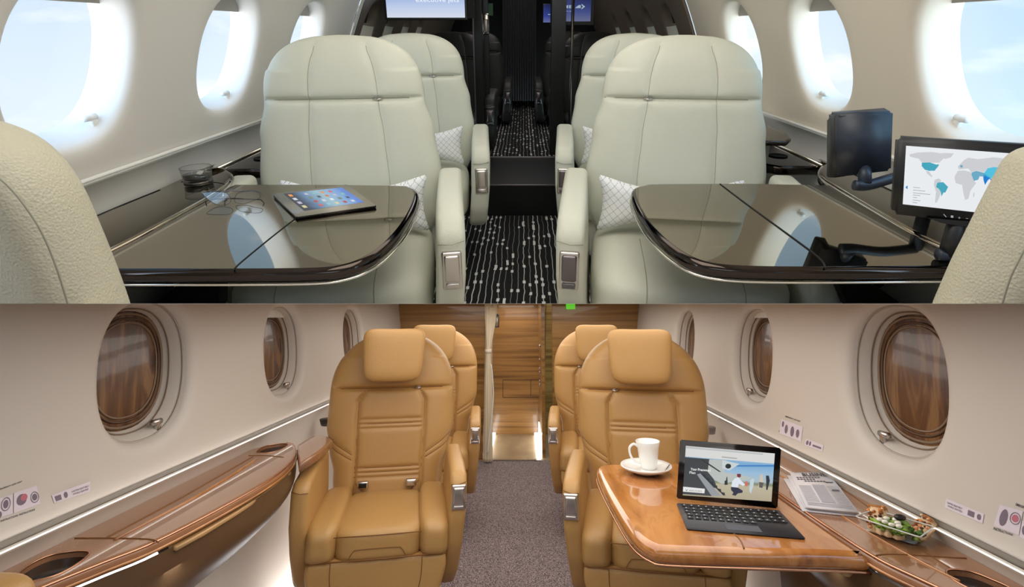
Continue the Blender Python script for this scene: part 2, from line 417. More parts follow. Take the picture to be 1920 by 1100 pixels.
def seat(sty, s, leather, seamm, label, group, loc, rz):
    """s = +1 when the aisle is on the seat's +x side"""
    t = thing('lounge_seat', loc, rz, label, 'seat', group)
    w, tt, yb, z0, z1 = back_fn(sty)
    split = .903 if sty == 'A' else .862
    segs = []                       # seams as polylines in x,z
    if sty == 'A':
        for q in (-.42, .42): segs.append(([(q * max(w(z), .20), z) for z in [.42 + i * .02 for i in range(34)]], .0045, .012))
    else:
        for q in (-1, 1):
            segs.append(([(q * .122, .862), (q * .152, .805), (q * .153, .70), (q * .148, .55), (q * .148, .39)], .014, .007))
            segs.append(([(q * .284, .665), (q * .235, .625), (q * .150, .575)], .004, .006))
            segs.append(([(q * .292, .640), (q * .235, .60), (q * .150, .555)], .003, .006))
        for z in (.728, .709, .690, .528, .509, .490): segs.append(([(-.150, z), (.150, z)], .007, .0045))
        for q in (-1, 1): segs.append(([(q * .14, .47), (q * .10, .43)], .002, .006))
    def groove(x, z):
        g = .016 * math.exp(-((z - split) / .008) ** 2) + .006 * math.exp(-((z - split) / .022) ** 2)
        for pts, dp, wd in segs:
            best = 9
            for (ax, az), (bx, bz) in zip(pts, pts[1:]):
                if min(az, bz) - .03 > z or max(az, bz) + .03 < z: continue
                dx, dz = bx - ax, bz - az; k = max(0, min(1, ((x - ax) * dx + (z - az) * dz) / (dx * dx + dz * dz)))
                best = min(best, math.hypot(x - ax - k * dx, z - az - k * dz))
            if best < .05: g = max(g, dp * math.exp(-(best / wd) ** 2) + dp * .35 * math.exp(-(best / (wd * 2.6)) ** 2))
        return g
    def front(x, z):
        W = max(w(z), 1e-3); q = min(1, abs(x / W)); T = tt(z)
        side = .018 * max(0, (q - .45) / .55) ** 2 * (1 if z < 1.0 else 0)
        return yb(z) + T - T * math.sqrt(max(0, 1 - q ** 5)) + groove(x, z) * (1 - q ** 8) - side
    nz = 130; zl = [z0 + (z1 - z0) * i / nz for i in range(nz + 1)] + [split + d for d in (-.012, -.006, -.003, 0, .003, .006, .012)]
    zl = sorted(set(round(z, 4) for z in zl)); nu = 104; rings = []
    for z in zl:
        R = []; W = w(z); T = tt(z)
        for i in range(nu + 1):
            u = -1 + 2 * i / nu; x = W * math.sin(u * PI / 2); R.append(Vector((x, front(x, z), z)))
        for i in range(1, 24):
            u = 1 - 2 * i / 24; x = W * math.sin(u * PI / 2); q = abs(x / W) if W else 0
            R.append(Vector((x, yb(z) + T + T * math.sqrt(max(0, 1 - q ** 5)), z)))
        rings.append(R)
    gm = [(loft(rings), leather)]
    def sl(pts, r=.0011 if sty == 'A' else .0017):
        P = []
        for a, b in zip(pts, pts[1:]):
            for k in range(6):
                x = a[0] + (b[0] - a[0]) * k / 6; z = a[1] + (b[1] - a[1]) * k / 6
                if abs(x) < w(z) * .97: P.append(Vector((x, front(x, z) - .0002, z)))
        return tube(P, r, 6)
    for pts, dp, wd in segs:
        if dp > .0035 or sty == 'B': gm.append((sl(pts), seamm))
    gm.append((sl([(-w(split) * .965, split), (0, split), (w(split) * .965, split)], .002), seamm))
    multi('backrest', gm, t, local=True)
    # small metal loop on the split
    qx = .118 if sty == 'B' else .113
    yy = front(s * qx, split) - .012
    mesh('strap_loop', join(tube([(s * qx - .016, yy, split + .001), (s * qx, yy - .004, split - .002), (s * qx + .016, yy, split + .001)], .0032, 6), tube([(s * qx - .014, yy + .006, split + .004), (s * qx + .014, yy + .006, split + .004)], .002, 6)), chrome, t, local=True)
    if sty == 'B':
        def wp(p): return Vector((p.x * (1 + .07 * p.z), p.y, p.z * (1 - .05 * (1 - p.x * p.x)) if p.z > 0 else p.z * (1 - .0 * p.x)))
        hc = (0, -.002, 1.023); hh = (.139, .048, .122)
        g = puff(hc, hh, 5.5, 14, wp); R = Matrix.Rotation(-.08, 4, 'X'); c0 = Vector(hc)
        g = ([R @ (v - c0) + c0 for v in g[0]], g[1])
        mesh('headrest', g, leather, t, local=True)
    # cushion
    if sty == 'A':
        hx, hy, hz, c, n = .285, .285, .105, Vector((0, -.215, .375)), 4.5
        gm = [(puff(c, (hx, hy, hz), n, 16), leather)]
        for q in (-.13, .13):
            k = (1 - abs(q / hx) ** n) ** (1 / n); P = []
            for i in range(25):
                a = -.15 + i / 24 * (PI / 2 + .15 + .1); ca, sa = math.cos(a), math.sin(a); e = (abs(ca) ** n + abs(sa) ** n) ** (-1 / n)
                P.append(c + Vector((q, -k * hy * e * ca, k * hz * e * sa)) * 1.0)
            gm.append((tube(P, .0014, 6), seamm))
        multi('seat_cushion', gm, t, local=True)
        def tp(p): k = 1 - .12 * (1 - p.z) / 2; return Vector((p.x * k, p.y * k, p.z))
        mesh('seat_skirt', puff((0, -.19, .17), (.26, .24, .12), 6, 8, tp), leather, t, local=True)
    else:
        gm = [(puff((0, -.215, .385), (.165, .235, .062), 5.5, 12), leather)]
        for z, r in ((.424, .0016),): gm.append((tube([(-.155, -.447, z), (0, -.4505, z), (.155, -.447, z)], r, 6), seamm))
        gm.append((tube(cat([(-.10, -.450, .353), (-.085, -.4515, .375), (-.065, -.4515, .381), (.065, -.4515, .381), (.085, -.4515, .375), (.10, -.450, .353)], 5), .0013, 6), seamm))
        multi('seat_cushion', gm, t, local=True)
        for q in (-1, 1):
            def bw(p, q=q): return Vector((p.x, p.y, p.z + .16 * (p.y + 1) / 2 - .05 * p.x * q))
            mesh('side_bolster', puff((q * .202, -.212, .392), (.061, .247, .072), 4.2, 12, bw), leather, t, local=True)
        mesh('seat_plinth', join(prism([(-.245, .345), (.245, .345), (.250, .30), (.215, .18), (.17, .06), (-.17, .06), (-.215, .18), (-.250, .30)], 1, -.445, .02, .018, 4)), leather, t, local=True)
        gm = [(tube([(-.245, -.447, .347), (0, -.452, .347), (.245, -.447, .347)], .0028, 6), seamB)]
        for q in (-1, 1): gm.append((tube(cat([(q * .16, -.4465, .342), (q * .158, -.4465, .28), (q * .14, -.4465, .20), (q * .11, -.4465, .10)], 5), .0014, 6), seamB))
        multi('plinth_seam', gm, t, local=True)
    # arms
    for q in (-1, 1):
        x0 = .305 if sty == 'A' else .256; x1 = x0 + (.082 if sty == 'A' else .066)
        prof = [(.03, .66), (-.30, .652), (-.415, .632), (-.462, .588), (-.475, .46), (-.465, .35), (-.42, .27), (-.30, .21), (.03, .21)]
        if sty == 'B': prof = [(.0, .622), (-.28, .618), (-.385, .602), (-.420, .574), (-.430, .45), (-.412, .35), (-.36, .24), (-.28, .17), (0, .17)]
        yf = -.473 if sty == 'A' else -.4265
        def warp(v): k = max(0, (.5 - v.z) / .4); v.x -= q * .035 * k; v.x += q * .02 * max(0, v.y + .2) if sty == 'A' else 0; return v
        g = prism(prof, 0, q * x0, q * x1, .022, 5)
        arm = multi('armrest', [((list(map(warp, g[0])), g[1]), leather), (tube([(q * (x0 + .004), yf + .010, .566), (q * (x0 + x1) / 2, yf - .0005, .568), (q * (x1 - .004), yf + .010, .574)], .0013, 6), seamm)], t, local=True)
        if q == s:
            xm = q * (x0 + x1) / 2; zt = .548 if sty == 'A' else .568; hh = .058 if sty == 'A' else .044; y = yf - .001
            lm = chrome if s > 0 or sty == 'B' else steel
            mesh('control_bezel', box((xm - .028, y - .006, zt - 2 * hh), (xm + .028, y + .012, zt), .006, 3), chrome, arm, local=True)
            mesh('recline_lever', box((xm - .021, y - .014, zt - 1.5 * hh), (xm + .021, y + .002, zt - .008), .006, 3), lm, arm, local=True)
            mesh('release_button', box((xm - .019, y - .011, zt - 2 * hh + .006), (xm + .019, y + .002, zt - 1.62 * hh), .003, 2), lm, arm, local=True)
    mesh('pedestal', box((-.15, -.33, 0), (.15, -.05, .10), .01), black, t, local=True)
    if sty == 'B':
        for q, mm in ((-1, black), (1, chrome)):
            b = mesh('belt_buckle', join(box((q * .105 - .024, -.02, .452), (q * .105 + .024, .0, .482), .006), box((q * .105 - .012, .0, .450), (q * .105 + .012, .02, .466), .002)), chrome, t, local=True)
            mesh('buckle_plate', box((q * .105 - .017, -.023, .457), (q * .105 + .017, -.018, .477), .002), mm if s > 0 else chrome, b, local=True)
    return t

# ---------------------------------------------------------------- cabin walls with window funnels
def sup(a, hw, hh, n=2.35):
    c, s = math.cos(a), math.sin(a); r = (abs(c / hw) ** n + abs(s / hh) ** n) ** (-1 / n); return r * c, r * s
def wallgeo(side, X, z0, z1, y0, y1, wins, rings, nrm=.22):
    """curved lining swept along y with window funnels; wins = (y centre, z centre, half width, half height)"""
    K = 1.42; NY, NZ = 14, 18
    zc, hh = wins[0][1], wins[0][3]; za, zb = zc - hh * K, zc + hh * K
    zsA = [z0 + (za - z0) * i / 4 for i in range(5)]; zsB = [za + (zb - za) * i / NZ for i in range(NZ + 1)]; zsC = [zb + (z1 - zb) * i / 10 for i in range(11)]
    ct, st = math.cos(nrm), math.sin(nrm)
    def P(y, z, d=0): return Vector((side * (X(z) + d * ct), y, z + d * st))
    V, Fc = [], []
    def grid(ys, zs):
        k = len(V)
        for z in zs:
            for y in ys: V.append(P(y, z))
        n = len(ys)
        for i in range(len(zs) - 1):
            for j in range(n - 1): a = k + i * n + j; Fc.append((a, a + 1, a + n + 1, a + n) if side < 0 else (a, a + n, a + n + 1, a + 1))
    segs = []; y = y0
    for yc, _, hw, _ in wins:
        a, b = yc - hw * K, yc + hw * K; segs.append(([y, a], None)); segs.append(([a + (b - a) * i / NY for i in range(NY + 1)], yc)); y = b
    segs.append(([y, y1], None))
    for ys, yc in segs:
        grid(ys, zsA); grid(ys, zsC)
        if yc is None: grid(ys, zsB); continue
        hw = (ys[-1] - ys[0]) / 2 / K
        per = [(ys[i], za) for i in range(NY)] + [(ys[-1], zsB[i]) for i in range(NZ)] + [(ys[NY - i], zb) for i in range(NY)] + [(ys[0], zsB[NZ - i]) for i in range(NZ)]
        R = [[P(a, b) for a, b in per]]
        an = [math.atan2((b - zc) / hh, (a - yc) / hw) for a, b in per]
        for scl, d in rings:
            R.append([P(yc + sup(math.atan2(math.sin(q) * hh, math.cos(q) * hw), hw, hh)[0] * scl, zc + sup(math.atan2(math.sin(q) * hh, math.cos(q) * hw), hw, hh)[1] * scl, d) for q in an])
        v, f = loft(R, cap=False); k = len(V); V.extend(v); Fc.extend(tuple(i + k for i in q) for q in f)
    return V, Fc
def weld(o):
    bm = bmesh.new(); bm.from_mesh(o.data); bmesh.ops.remove_doubles(bm, verts=bm.verts[:], dist=1e-4); bmesh.ops.recalc_face_normals(bm, faces=bm.faces[:]); bm.to_mesh(o.data); bm.free()
    for p in o.data.polygons: p.use_smooth = True
    return o
def onwall(px, py, X, side, off=.0015, zlo=.70, zhi=1.4):
    lo, hi = .6, 1.3
    for _ in range(40):
        m = (lo + hi) / 2; p = pX(px, py, side * m)
        if X(min(zhi, max(zlo, p.z))) > m: lo = m
        else: hi = m
    return pX(px, py, side * (m - off))
def window(n, side, X, win, depth, sc_in, panem, shade=None, nrm=.22, knob=.6, framer=None):
    yc, zc, hw, hh = win; ct, st = math.cos(nrm), math.sin(nrm)
    def P(y, z, d): return Vector((side * (X(z) + d * ct), y, z + d * st))
    t = thing('window_%d' % n, P(yc, zc - hh, depth * .5), kind='structure')
    N = 40; R = [sup(2 * PI * i / N, hw * sc_in, hh * sc_in) for i in range(N)]
    def disc(d, th=.004): return loft([[P(yc + a, zc + b, d) for a, b in R], [P(yc + a, zc + b, d + th) for a, b in R]])
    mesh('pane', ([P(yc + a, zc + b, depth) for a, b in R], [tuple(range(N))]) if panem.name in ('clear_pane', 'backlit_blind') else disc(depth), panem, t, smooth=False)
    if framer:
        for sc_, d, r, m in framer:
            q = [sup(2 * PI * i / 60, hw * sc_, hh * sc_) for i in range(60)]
            mesh('window_ring', tube([P(yc + a, zc + b, d) for a, b in q], r, 6, closed=True), m, t)
    if shade is not None:
        zs, m = shade; top = zc + hh * 1.0; R2 = [(a, b) for a, b in [sup(PI * i / 24, hw * 1.0, hh * 1.0) for i in range(25)]]
        pts = [(a, b) for a, b in [sup(2 * PI * i / 72, hw * 1.01, hh * 1.01) for i in range(72)] if zc + b > zs]
        if len(pts) > 2:
            d = depth * .72; g = loft([[P(yc + a, zc + b, d) for a, b in pts], [P(yc + a, zc + b, d + .012) for a, b in pts]])
            mesh('shade', g, m, t, smooth=False)
    if knob:
        a, b = sup(-PI / 2 + knob, hw * .93, hh * .93); c = P(yc + a, zc + b, depth * .45)
        mesh('latch', join(box((c.x - .006, c.y - .004, c.z - .022), (c.x + .006, c.y + .012, c.z + .004), .002), tube([c + Vector((0, -.022, .003)), c + Vector((0, .012, .003))], .009, 12)), white if cab == 'A' else chrome, t)
    return t

# =====================================================================================  UPPER CABIN
cab = 'A'
def XA(z):
    q = max(0, z - .785); return 1.068 - .25 * q - .22 * q * q
ringsA = [(1.30, 0), (1.16, .0015), (1.08, .005), (1.03, .012), (1.005, .024), (.99, .045), (.975, .075), (.957, .105)]
ws_ = (1.052, .170, .186)
winsA = {-1: [(y, ws_[0], ws_[1], ws_[2]) for y in (-.10, .53, 1.165, 1.79, 2.42)], 1: [(y, ws_[0], ws_[1], ws_[2]) for y in (-.10, .53, 1.15, 1.775, 2.40)]}
shadem = mat('grey_window_shade', (176, 170, 162), .6)
wn = 1
for s, nm in ((-1, 'left'), (1, 'right')):
    o = struct('wall_' + nm, wallgeo(s, XA, .785, 1.60, -1.0, 2.98, winsA[s], ringsA), mat('warm_white_lining_' + nm, (222, 218, 212) if s < 0 else (226, 216, 200), .5)); weld(o)
    low = [(1.068, .785), (1.056, .781), (1.058, .772), (1.072, .765), (1.092, .69), (1.09, .50), (1.06, .25), (.98, .0)]
    struct('wall_%s_lower' % nm, loft([[Vector((s * x, y, z)) for x, z in low] for y in (-1.0, 1.6, 2.98)], cap=False, closed=False), lowA)
    struct('trim_%d' % (1 if s < 0 else 2), tube([(s * 1.060, y, .783) for y in (-1.0, 1.6, 2.98)], .006, 8), white)
    for k, wv in enumerate(winsA[s][2:]):
        window(wn, s, XA, wv, .105, .957, pane, (1.165, shadem), knob=.50 if k else .62); wn += 1
# ceiling of the upper cabin (above the frame)
cp = [(XA(1.6), 1.6), (.60, 1.74), (.42, 1.80), (0, 1.83), (-.42, 1.80), (-.60, 1.74), (-XA(1.6), 1.6)]
struct('ceiling_upper', loft([[Vector((x, y, z)) for x, z in cp] for y in (-1.0, 2.98)], cap=False, closed=False), wallA)
# floor, step, aft floor
struct('floor_upper', (box((-1.0, .6, -.04), (1.0, 3.05, 0))), carpA, smooth=False)
struct('floor_side', box((-1.06, 3.05, -.06), (1.06, 7.0, -.001)), blackm, smooth=False)
struct('floor_step', box((-.345, 3.05, 0), (.345, 3.78, .205), .004), mat('black_granite_step', (22, 22, 24), .35), smooth=False)
struct('floor_aft', box((-.345, 3.78, .1), (.345, 7.0, .205), 0), carpA, smooth=False)
struct('trim_3', box((-.33, 3.043, .198), (.33, 3.056, .209), .002), steel, smooth=False)
struct('trim_4', box((-.33, 3.77, .203), (.33, 3.79, .211), .002), steel, smooth=False)
# aft lining, dark
def blind():
    m = bpy.data.materials.new('backlit_blind'); m.use_nodes = True; n_ = m.node_tree; n_.nodes.clear()
    o_ = n_.nodes.new('ShaderNodeOutputMaterial'); a_ = n_.nodes.new('ShaderNodeBsdfTranslucent'); d_ = n_.nodes.new('ShaderNodeBsdfDiffuse'); x_ = n_.nodes.new('ShaderNodeMixShader'); x_.inputs[0].default_value = .5
    a_.inputs[0].default_value = L((190, 180, 160)); d_.inputs[0].default_value = L((150, 146, 138))
    n_.links.new(a_.outputs[0], x_.inputs[1]); n_.links.new(d_.outputs[0], x_.inputs[2]); n_.links.new(x_.outputs[0], o_.inputs[0]); MATS['backlit_blind'] = m; return m
blindm = blind()
def XD(z): return XA(z) - .02
winsD = {-1: [(y, 1.075, .12, .19) for y in (3.25, 3.75, 4.28, 4.85)], 1: [(y, 1.075, .12, .19) for y in (3.40, 3.95, 4.62, 5.35)]}
for s, nm in ((-1, 'left'), (1, 'right')):
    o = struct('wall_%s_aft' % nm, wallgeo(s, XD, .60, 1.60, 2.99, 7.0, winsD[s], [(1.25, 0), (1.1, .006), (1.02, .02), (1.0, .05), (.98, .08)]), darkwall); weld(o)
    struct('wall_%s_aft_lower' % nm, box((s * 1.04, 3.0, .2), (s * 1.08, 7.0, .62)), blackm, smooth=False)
    for wv in winsD[s]:
        window(wn, s, XD, wv, .08, .98, blindm, (1.155, blackm), knob=0); wn += 1
        yc, zc, hw, hh = wv; q = [sup(-PI + 2 * PI * i / 60, hw, hh) for i in range(61)]; q = [(a, b) for a, b in q if a > -hw * .3 and zc + b < 1.155]
        q = sorted(q, key=lambda ab: math.atan2(ab[1], ab[0]))
        ct, st_ = math.cos(.22), math.sin(.22)
        mesh('window_liner', loft([[Vector((s * (XD(zc + b) + d * ct), yc + a * k_, zc + b * k_ + d * st_)) for a, b in q] for k_, d in ((1.04, .008), (.985, .03), (.96, .078))], cap=False, closed=False), mat('pale_liner', (176, 170, 158), .5), TOPS[-1][0])
    # bright edge ring where the pale lining ends
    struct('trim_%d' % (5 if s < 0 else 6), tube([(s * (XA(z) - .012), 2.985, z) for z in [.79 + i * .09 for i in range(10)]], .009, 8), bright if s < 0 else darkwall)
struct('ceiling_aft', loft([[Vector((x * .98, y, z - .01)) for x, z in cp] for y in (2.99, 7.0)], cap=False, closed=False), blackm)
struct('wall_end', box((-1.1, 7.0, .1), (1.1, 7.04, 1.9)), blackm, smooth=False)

def vbox(px0, px1, py, d, z0, z1, th):
    a, b = pD(px0, py, d), pD(px1, py, d); return box((a.x, d, z0), (b.x, d + th, z1), .002)
# dividers and the sliding door
o = struct('door_1', vbox(889, 904, 60, 3.85, .205, 1.75, .05), black, smooth=False)
struct('door_edge', vbox(886, 889, 60, 3.84, .205, 1.75, .01), steel, o, smooth=False)
o = struct('door_2', vbox(1034, 1061, 60, 3.85, .205, 1.75, .05), black, smooth=False)
o = struct('trim_7', vbox(906, 916, 60, 4.05, .205, 1.75, .03), black, smooth=False)
a = pD(911, 45, 4.04)
t = o
mesh('handle_plate', box((a.x - .026, 4.02, a.z - .075), (a.x + .026, 4.05, a.z + .075), .012), chrome, t)
mesh('handle_paddle', box((a.x - .017, 4.012, a.z - .062), (a.x + .017, 4.03, a.z + .035), .008), mat('aged_metal', (170, 165, 155), .4, metal=1), t)
a = pD(919, 18, 4.3); e = thing('exit_sign', a, 0, 'small dim green exit sign above the latch handle', 'sign')
mesh('sign_box', box((a.x - .022, 4.30, a.z - .045), (a.x + .022, 4.32, a.z + .045), .002), mat('green_sign', (20, 50, 24), .4, emit=(26, 70, 30), es=.2), e, smooth=False)
pc = Pic((a.x - .018, 4.299, a.z - .03), (a.x - .018, 4.299, a.z + .03), (a.x + .018, 4.299, a.z + .03)[:3], (a.x + .018, 4.299, a.z - .03))
pc = Pic((a.x + .014, 4.299, a.z - .036), (a.x + .014, 4.299, a.z + .036), (a.x - .014, 4.299, a.z + .036), (a.x - .014, 4.299, a.z - .036), -.001)
mesh('sign_lettering', textpic(pc, 'EXIT', .05, .15, .9, .7), lit('sign_green_light', (90, 190, 90), .8), e, smooth=False)
p0 = pD(1073, 60, 3.8); zt_, zb_ = pD(1073, 34, 3.8).z, pD(1073, 190, 3.8).z
tag(mesh('grab_pole', tube([(p0.x, 3.8, .205), (p0.x, 3.8, 1.72)], .011, 12), mat('dull_pole_metal', (110, 106, 98), .35, metal=1)), 'slim vertical metal pole beside the right wall screen', 'pole')
# ribbed door at the far end
a, b = pD(942, 90, 6.3), pD(1006, 90, 6.3); N = 84
g = loft([[Vector((a.x + (b.x - a.x) * i / N, 6.3 + .012 * math.cos(i / N * 2 * PI * 14), z)) for i in range(N + 1)] for z in (.30, 1.7)], cap=False, closed=False)
struct('door_3', join(g, box((a.x, 6.33, .30), (b.x, 6.36, 1.7))), mat('ribbed_dark_door', (64, 64, 66), .4, metal=.3))
# screens
def screen(name, label, px0, px1, py0, py1, d, stops, es, fr=.012, depth=.03, cat_='screen', tilt=0):
    a, b, c_, d_ = pD(px0, py1, d), pD(px1, py1, d), pD(px1, py0, d), pD(px0, py0, d)
    x0, x1 = min(a.x, d_.x), max(b.x, c_.x); z0, z1 = a.z, c_.z
    t = thing(name, ((x0 + x1) / 2, d, z0 - fr), 0, label, cat_)
    mesh('bezel', box((x0 - fr, d + .001, z0 - fr), (x1 + fr, d + depth, z1 + fr), .004), black, t, smooth=False)
    P_ = Pic((x0, d, z0), (x1, d, z0), (x1, d, z1), (x0, d, z1))
    g = P_.rect(0, 0, 1, 1, .5)
    mesh('display', g, uvramp(name + label[:9], stops, 1, es), t, smooth=False, uv=[(0, 0), (1, 0), (1, 1), (0, 1)])
    return t, P_
t, P_ = screen('bulkhead_monitor', 'large wall monitor with pale blue sky picture above the rear left seat', 726, 869, -54, 33, 3.25, [(0, (214, 222, 236)), (.25, (190, 206, 236)), (.5, (150, 176, 224)), (1, (70, 110, 190))], .95, .014)
mesh('display_lettering', textpic(P_, 'executive jets', .38, .345, .55, .10, 2), lit('screen_white', (240, 244, 255), .95), t, smooth=False)
struct('wall_bulkhead', box((pD(726, 0, 3.28).x, 3.29, pD(800, 34, 3.28).z), (pD(888, 0, 3.28).x, 3.33, 1.8)), blackm, smooth=False)
t, P_ = screen('cabin_screen', 'dark blue wall screen with a white arrow logo right of the aisle', 1040, 1107, -10, 40, 4.3, [(0, (104, 112, 150)), (.35, (60, 76, 140)), (.7, (24, 40, 110)), (1, (12, 20, 70))], .8, .03)
sw = lit('screen_pale', (170, 190, 205), .8)
mesh('display_lettering', join(textpic(P_, 'EMB', .10, .50, .42, .11, 2, .02), P_.poly([(.56, .50), (.66, .61), (.72, .61), (.72, .50)], 2)), sw, t, smooth=False)
mesh('display_arrow', P_.poly([(.74, .50), (.78, .555), (.74, .61), (.74, .66), (.84, .555), (.74, .45)], 2), sw, t, smooth=False)
mesh('display_caption', textpic(P_, 'executive jets', .10, .37, .42, .04, 2), sw, t, smooth=False)
t, P_ = screen('cabin_screen', 'narrow blue screen reflection strip left of the black right-hand door', 1019, 1033, 8, 42, 5.2, [(0, (104, 112, 170)), (.35, (50, 66, 150)), (1, (14, 20, 74))], .8, .004)  # glowing strip stands in for a reflection, no screen here
mesh('display_caption', P_.rect(.6, .42, 1, .46, 2), sw, t, smooth=False)
t, P_ = screen('cabin_screen', 'small bright blue screen seen between the door panels left of the aisle', 891, 902, 49, 73, 5.0, [(0, (60, 90, 170)), (.5, (22, 50, 150)), (1, (10, 24, 100))], .9, .004)
mesh('display_caption', P_.rect(.25, .5, .9, .6, 2), sw, t, smooth=False)

# seats of the upper cabin
SL = pD((502 + 797) / 2, 187, 1.75); SR = pD((1130 + 1418) / 2, 185, 1.75)
yawA = math.radians(8)
sl = seat('A', 1, cream, seamA, 'cream leather seat behind the table with the tablet on it', None, (SL.x - .004, 1.703, 0), yawA)
sr = seat('A', -1, cream, seamA, 'cream leather seat behind the table with the black monitors', None, (SR.x + .004, 1.703, 0), -yawA)
rl = pZ(872, 143, .903); rr = pZ(1088, 143, .903)
copy_tree(sl, (rl.x - .275, rl.y - .047, 0), math.radians(5), 'rear cream leather seat left of the aisle under the wall monitor')
copy_tree(sr, (rr.x + .275, rr.y - .047, 0), -math.radians(5), 'rear cream leather seat right of the aisle, mostly hidden by the nearer one')
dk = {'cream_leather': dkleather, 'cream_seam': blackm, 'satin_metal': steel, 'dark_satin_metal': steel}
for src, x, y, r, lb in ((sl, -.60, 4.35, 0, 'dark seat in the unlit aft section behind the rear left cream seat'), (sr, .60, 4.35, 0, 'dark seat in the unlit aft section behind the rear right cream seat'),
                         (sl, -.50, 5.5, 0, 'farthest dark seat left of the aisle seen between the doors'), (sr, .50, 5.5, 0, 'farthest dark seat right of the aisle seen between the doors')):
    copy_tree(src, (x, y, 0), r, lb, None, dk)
# pillows
def pillow(c, rz, label, w=.235, h=.104, tilt=.28):
    t = thing('throw_pillow', c, rz, label, 'pillow')
    def wp(p):
        x, z = p.x, p.z
        e = max(0, (1 - x ** 4)) * max(0, (1 - z ** 4))
        return Vector((x * (1 - .10 * (1 - z * z)), p.y * (e ** .45), z * (1 - .50 * (1 - x * x))))
    g = puff((0, 0, h), (w, .06, h), 14, 16, wp, Matrix.Rotation(-tilt, 4, 'X'))
    o = mesh('pillow', g, pilm, t, local=True)
    return t
pl = pillow((SL.x + .045, 1.60, .468), yawA, 'white quilted pillow on the seat behind the tablet table', w=.245)
pillow((SR.x - .045, 1.60, .468), -yawA, 'white quilted pillow on the seat behind the monitor table', w=.245)
pillow((rl.x - .225, rl.y - .20, .480), .1, 'white quilted pillow on the rear left cream seat')
pillow((rr.x + .225, rr.y - .20, .480), -.1, 'white quilted pillow on the rear right cream seat')

# tables and side ledges (height .68)
H = .68
def zpts(pts, z=H): return [pZ(x, y, z) for x, y in pts]
def seamline(pts, z, r=.0012, m=None, parent=None, name='seam_line'):
    return mesh(name, tube([Vector((p.x, p.y, z)) for p in cat(pts, 5)], r, 6), m or blackm, parent)
def tabletop(name, poly, zt, th, r, m, parent=None, holes=(), depth=.05, em=None):
    (V, Fc), flat = slab(poly, zt, th, r, holes, depth=depth)
    o = mesh(name, (V, Fc), [m] + ([em] if em else []), parent, smooth=True)
    for i in flat: o.data.polygons[i].use_smooth = False
    if em:
        fs = set(flat)
        for i, p in enumerate(o.data.polygons): p.material_index = 0 if i in fs else 1
    bm = bmesh.new(); bm.from_mesh(o.data)
    bmesh.ops.remove_doubles(bm, verts=bm.verts[:], dist=1e-6)
    bmesh.ops.recalc_face_normals(bm, faces=bm.faces[:])
    for e in bm.edges:
        if len(e.link_faces) == 2 and e.link_faces[0].smooth != e.link_faces[1].smooth: e.smooth = False
    bm.to_mesh(o.data); bm.free(); return o
# left ledge
inL = cat(zpts([(392, 312), (418, 314), (434, 324), (430, 340), (404, 362), (350, 392), (270, 436), (190, 476), (110, 512)]), 5)
inL = [p for p in inL]
edge = [Vector((-1.115, 2.02, H))] + [Vector((-1.115, y, H)) for y in (1.85,)] 
polyL = [Vector((-1.088, .75, H)), Vector((-1.088, 1.72, H))] + inL + [Vector((inL[-1].x, .75, H))]
cupc = pZ(388, 325, H)
def ellp(c, a, b, rot, n=28): return [Vector((c.x + a * math.cos(q) * math.cos(rot) - b * math.sin(q) * math.sin(rot), c.y + a * math.cos(q) * math.sin(rot) + b * math.sin(q) * math.cos(rot), c.z)) for q in [2 * PI * i / n for i in range(n)]]
t = thing('side_ledge', (-1.0, 1.2, H - .06), 0, 'glossy dark brown side ledge along the left upper wall under the glass', 'ledge')
tabletop('ledge_top', polyL, H, .030, .010, gloss, t, [ellp(cupc, .040, .075, -.15)], .05)
mesh('edge_strip', tube([p + Vector((0, 0, -.012)) for p in inL], .0045, 8), bright, t)
seamline(zpts([(300, 356), (240, 380), (160, 414), (60, 458)]), H + .0006, .0014, None, t)
seamline(zpts([(340, 341), (400, 342), (421, 345)]), H + .0006, .0009, None, t)
mesh('ledge_body', loft([[Vector((p.x, p.y, H - .03)) for p in inL], [Vector((p.x * .5 - .5 - .02, p.y, H - .14)) for p in inL], [Vector((-1.03, p.y, H - .36)) for p in inL]], cap=False, closed=False), mat('light_grey_panel', (190, 192, 188), .4), t)
# right ledge
inR = cat(zpts([(1578, 296), (1556, 300), (1538, 314), (1540, 330), (1572, 352), (1640, 392), (1720, 438), (1800, 476), (1880, 515)]), 5)
polyR = [Vector((1.088, .72, H)), Vector((1.088, 1.80, H))] + inR + [Vector((inR[-1].x, .72, H))]
t = thing('side_ledge', (1.0, 1.2, H - .06), 0, 'glossy dark brown side ledge along the right upper wall under the monitors', 'ledge')
tabletop('ledge_top', polyR, H, .030, .010, gloss, t)
mesh('edge_strip', tube([p + Vector((0, 0, -.010)) for p in inR], .0045, 8), bright, t)
seamline(zpts([(1590, 322), (1660, 352), (1760, 400), (1880, 456)]), H + .0006, .0014, None, t)
mesh('ledge_body', loft([[Vector((p.x, p.y, H - .03)) for p in inR], [Vector((p.x * .5 + .5 + .02, p.y, H - .14)) for p in inR], [Vector((1.03, p.y, H - .36)) for p in inR]], cap=False, closed=False), MATS['light_grey_panel'], t)
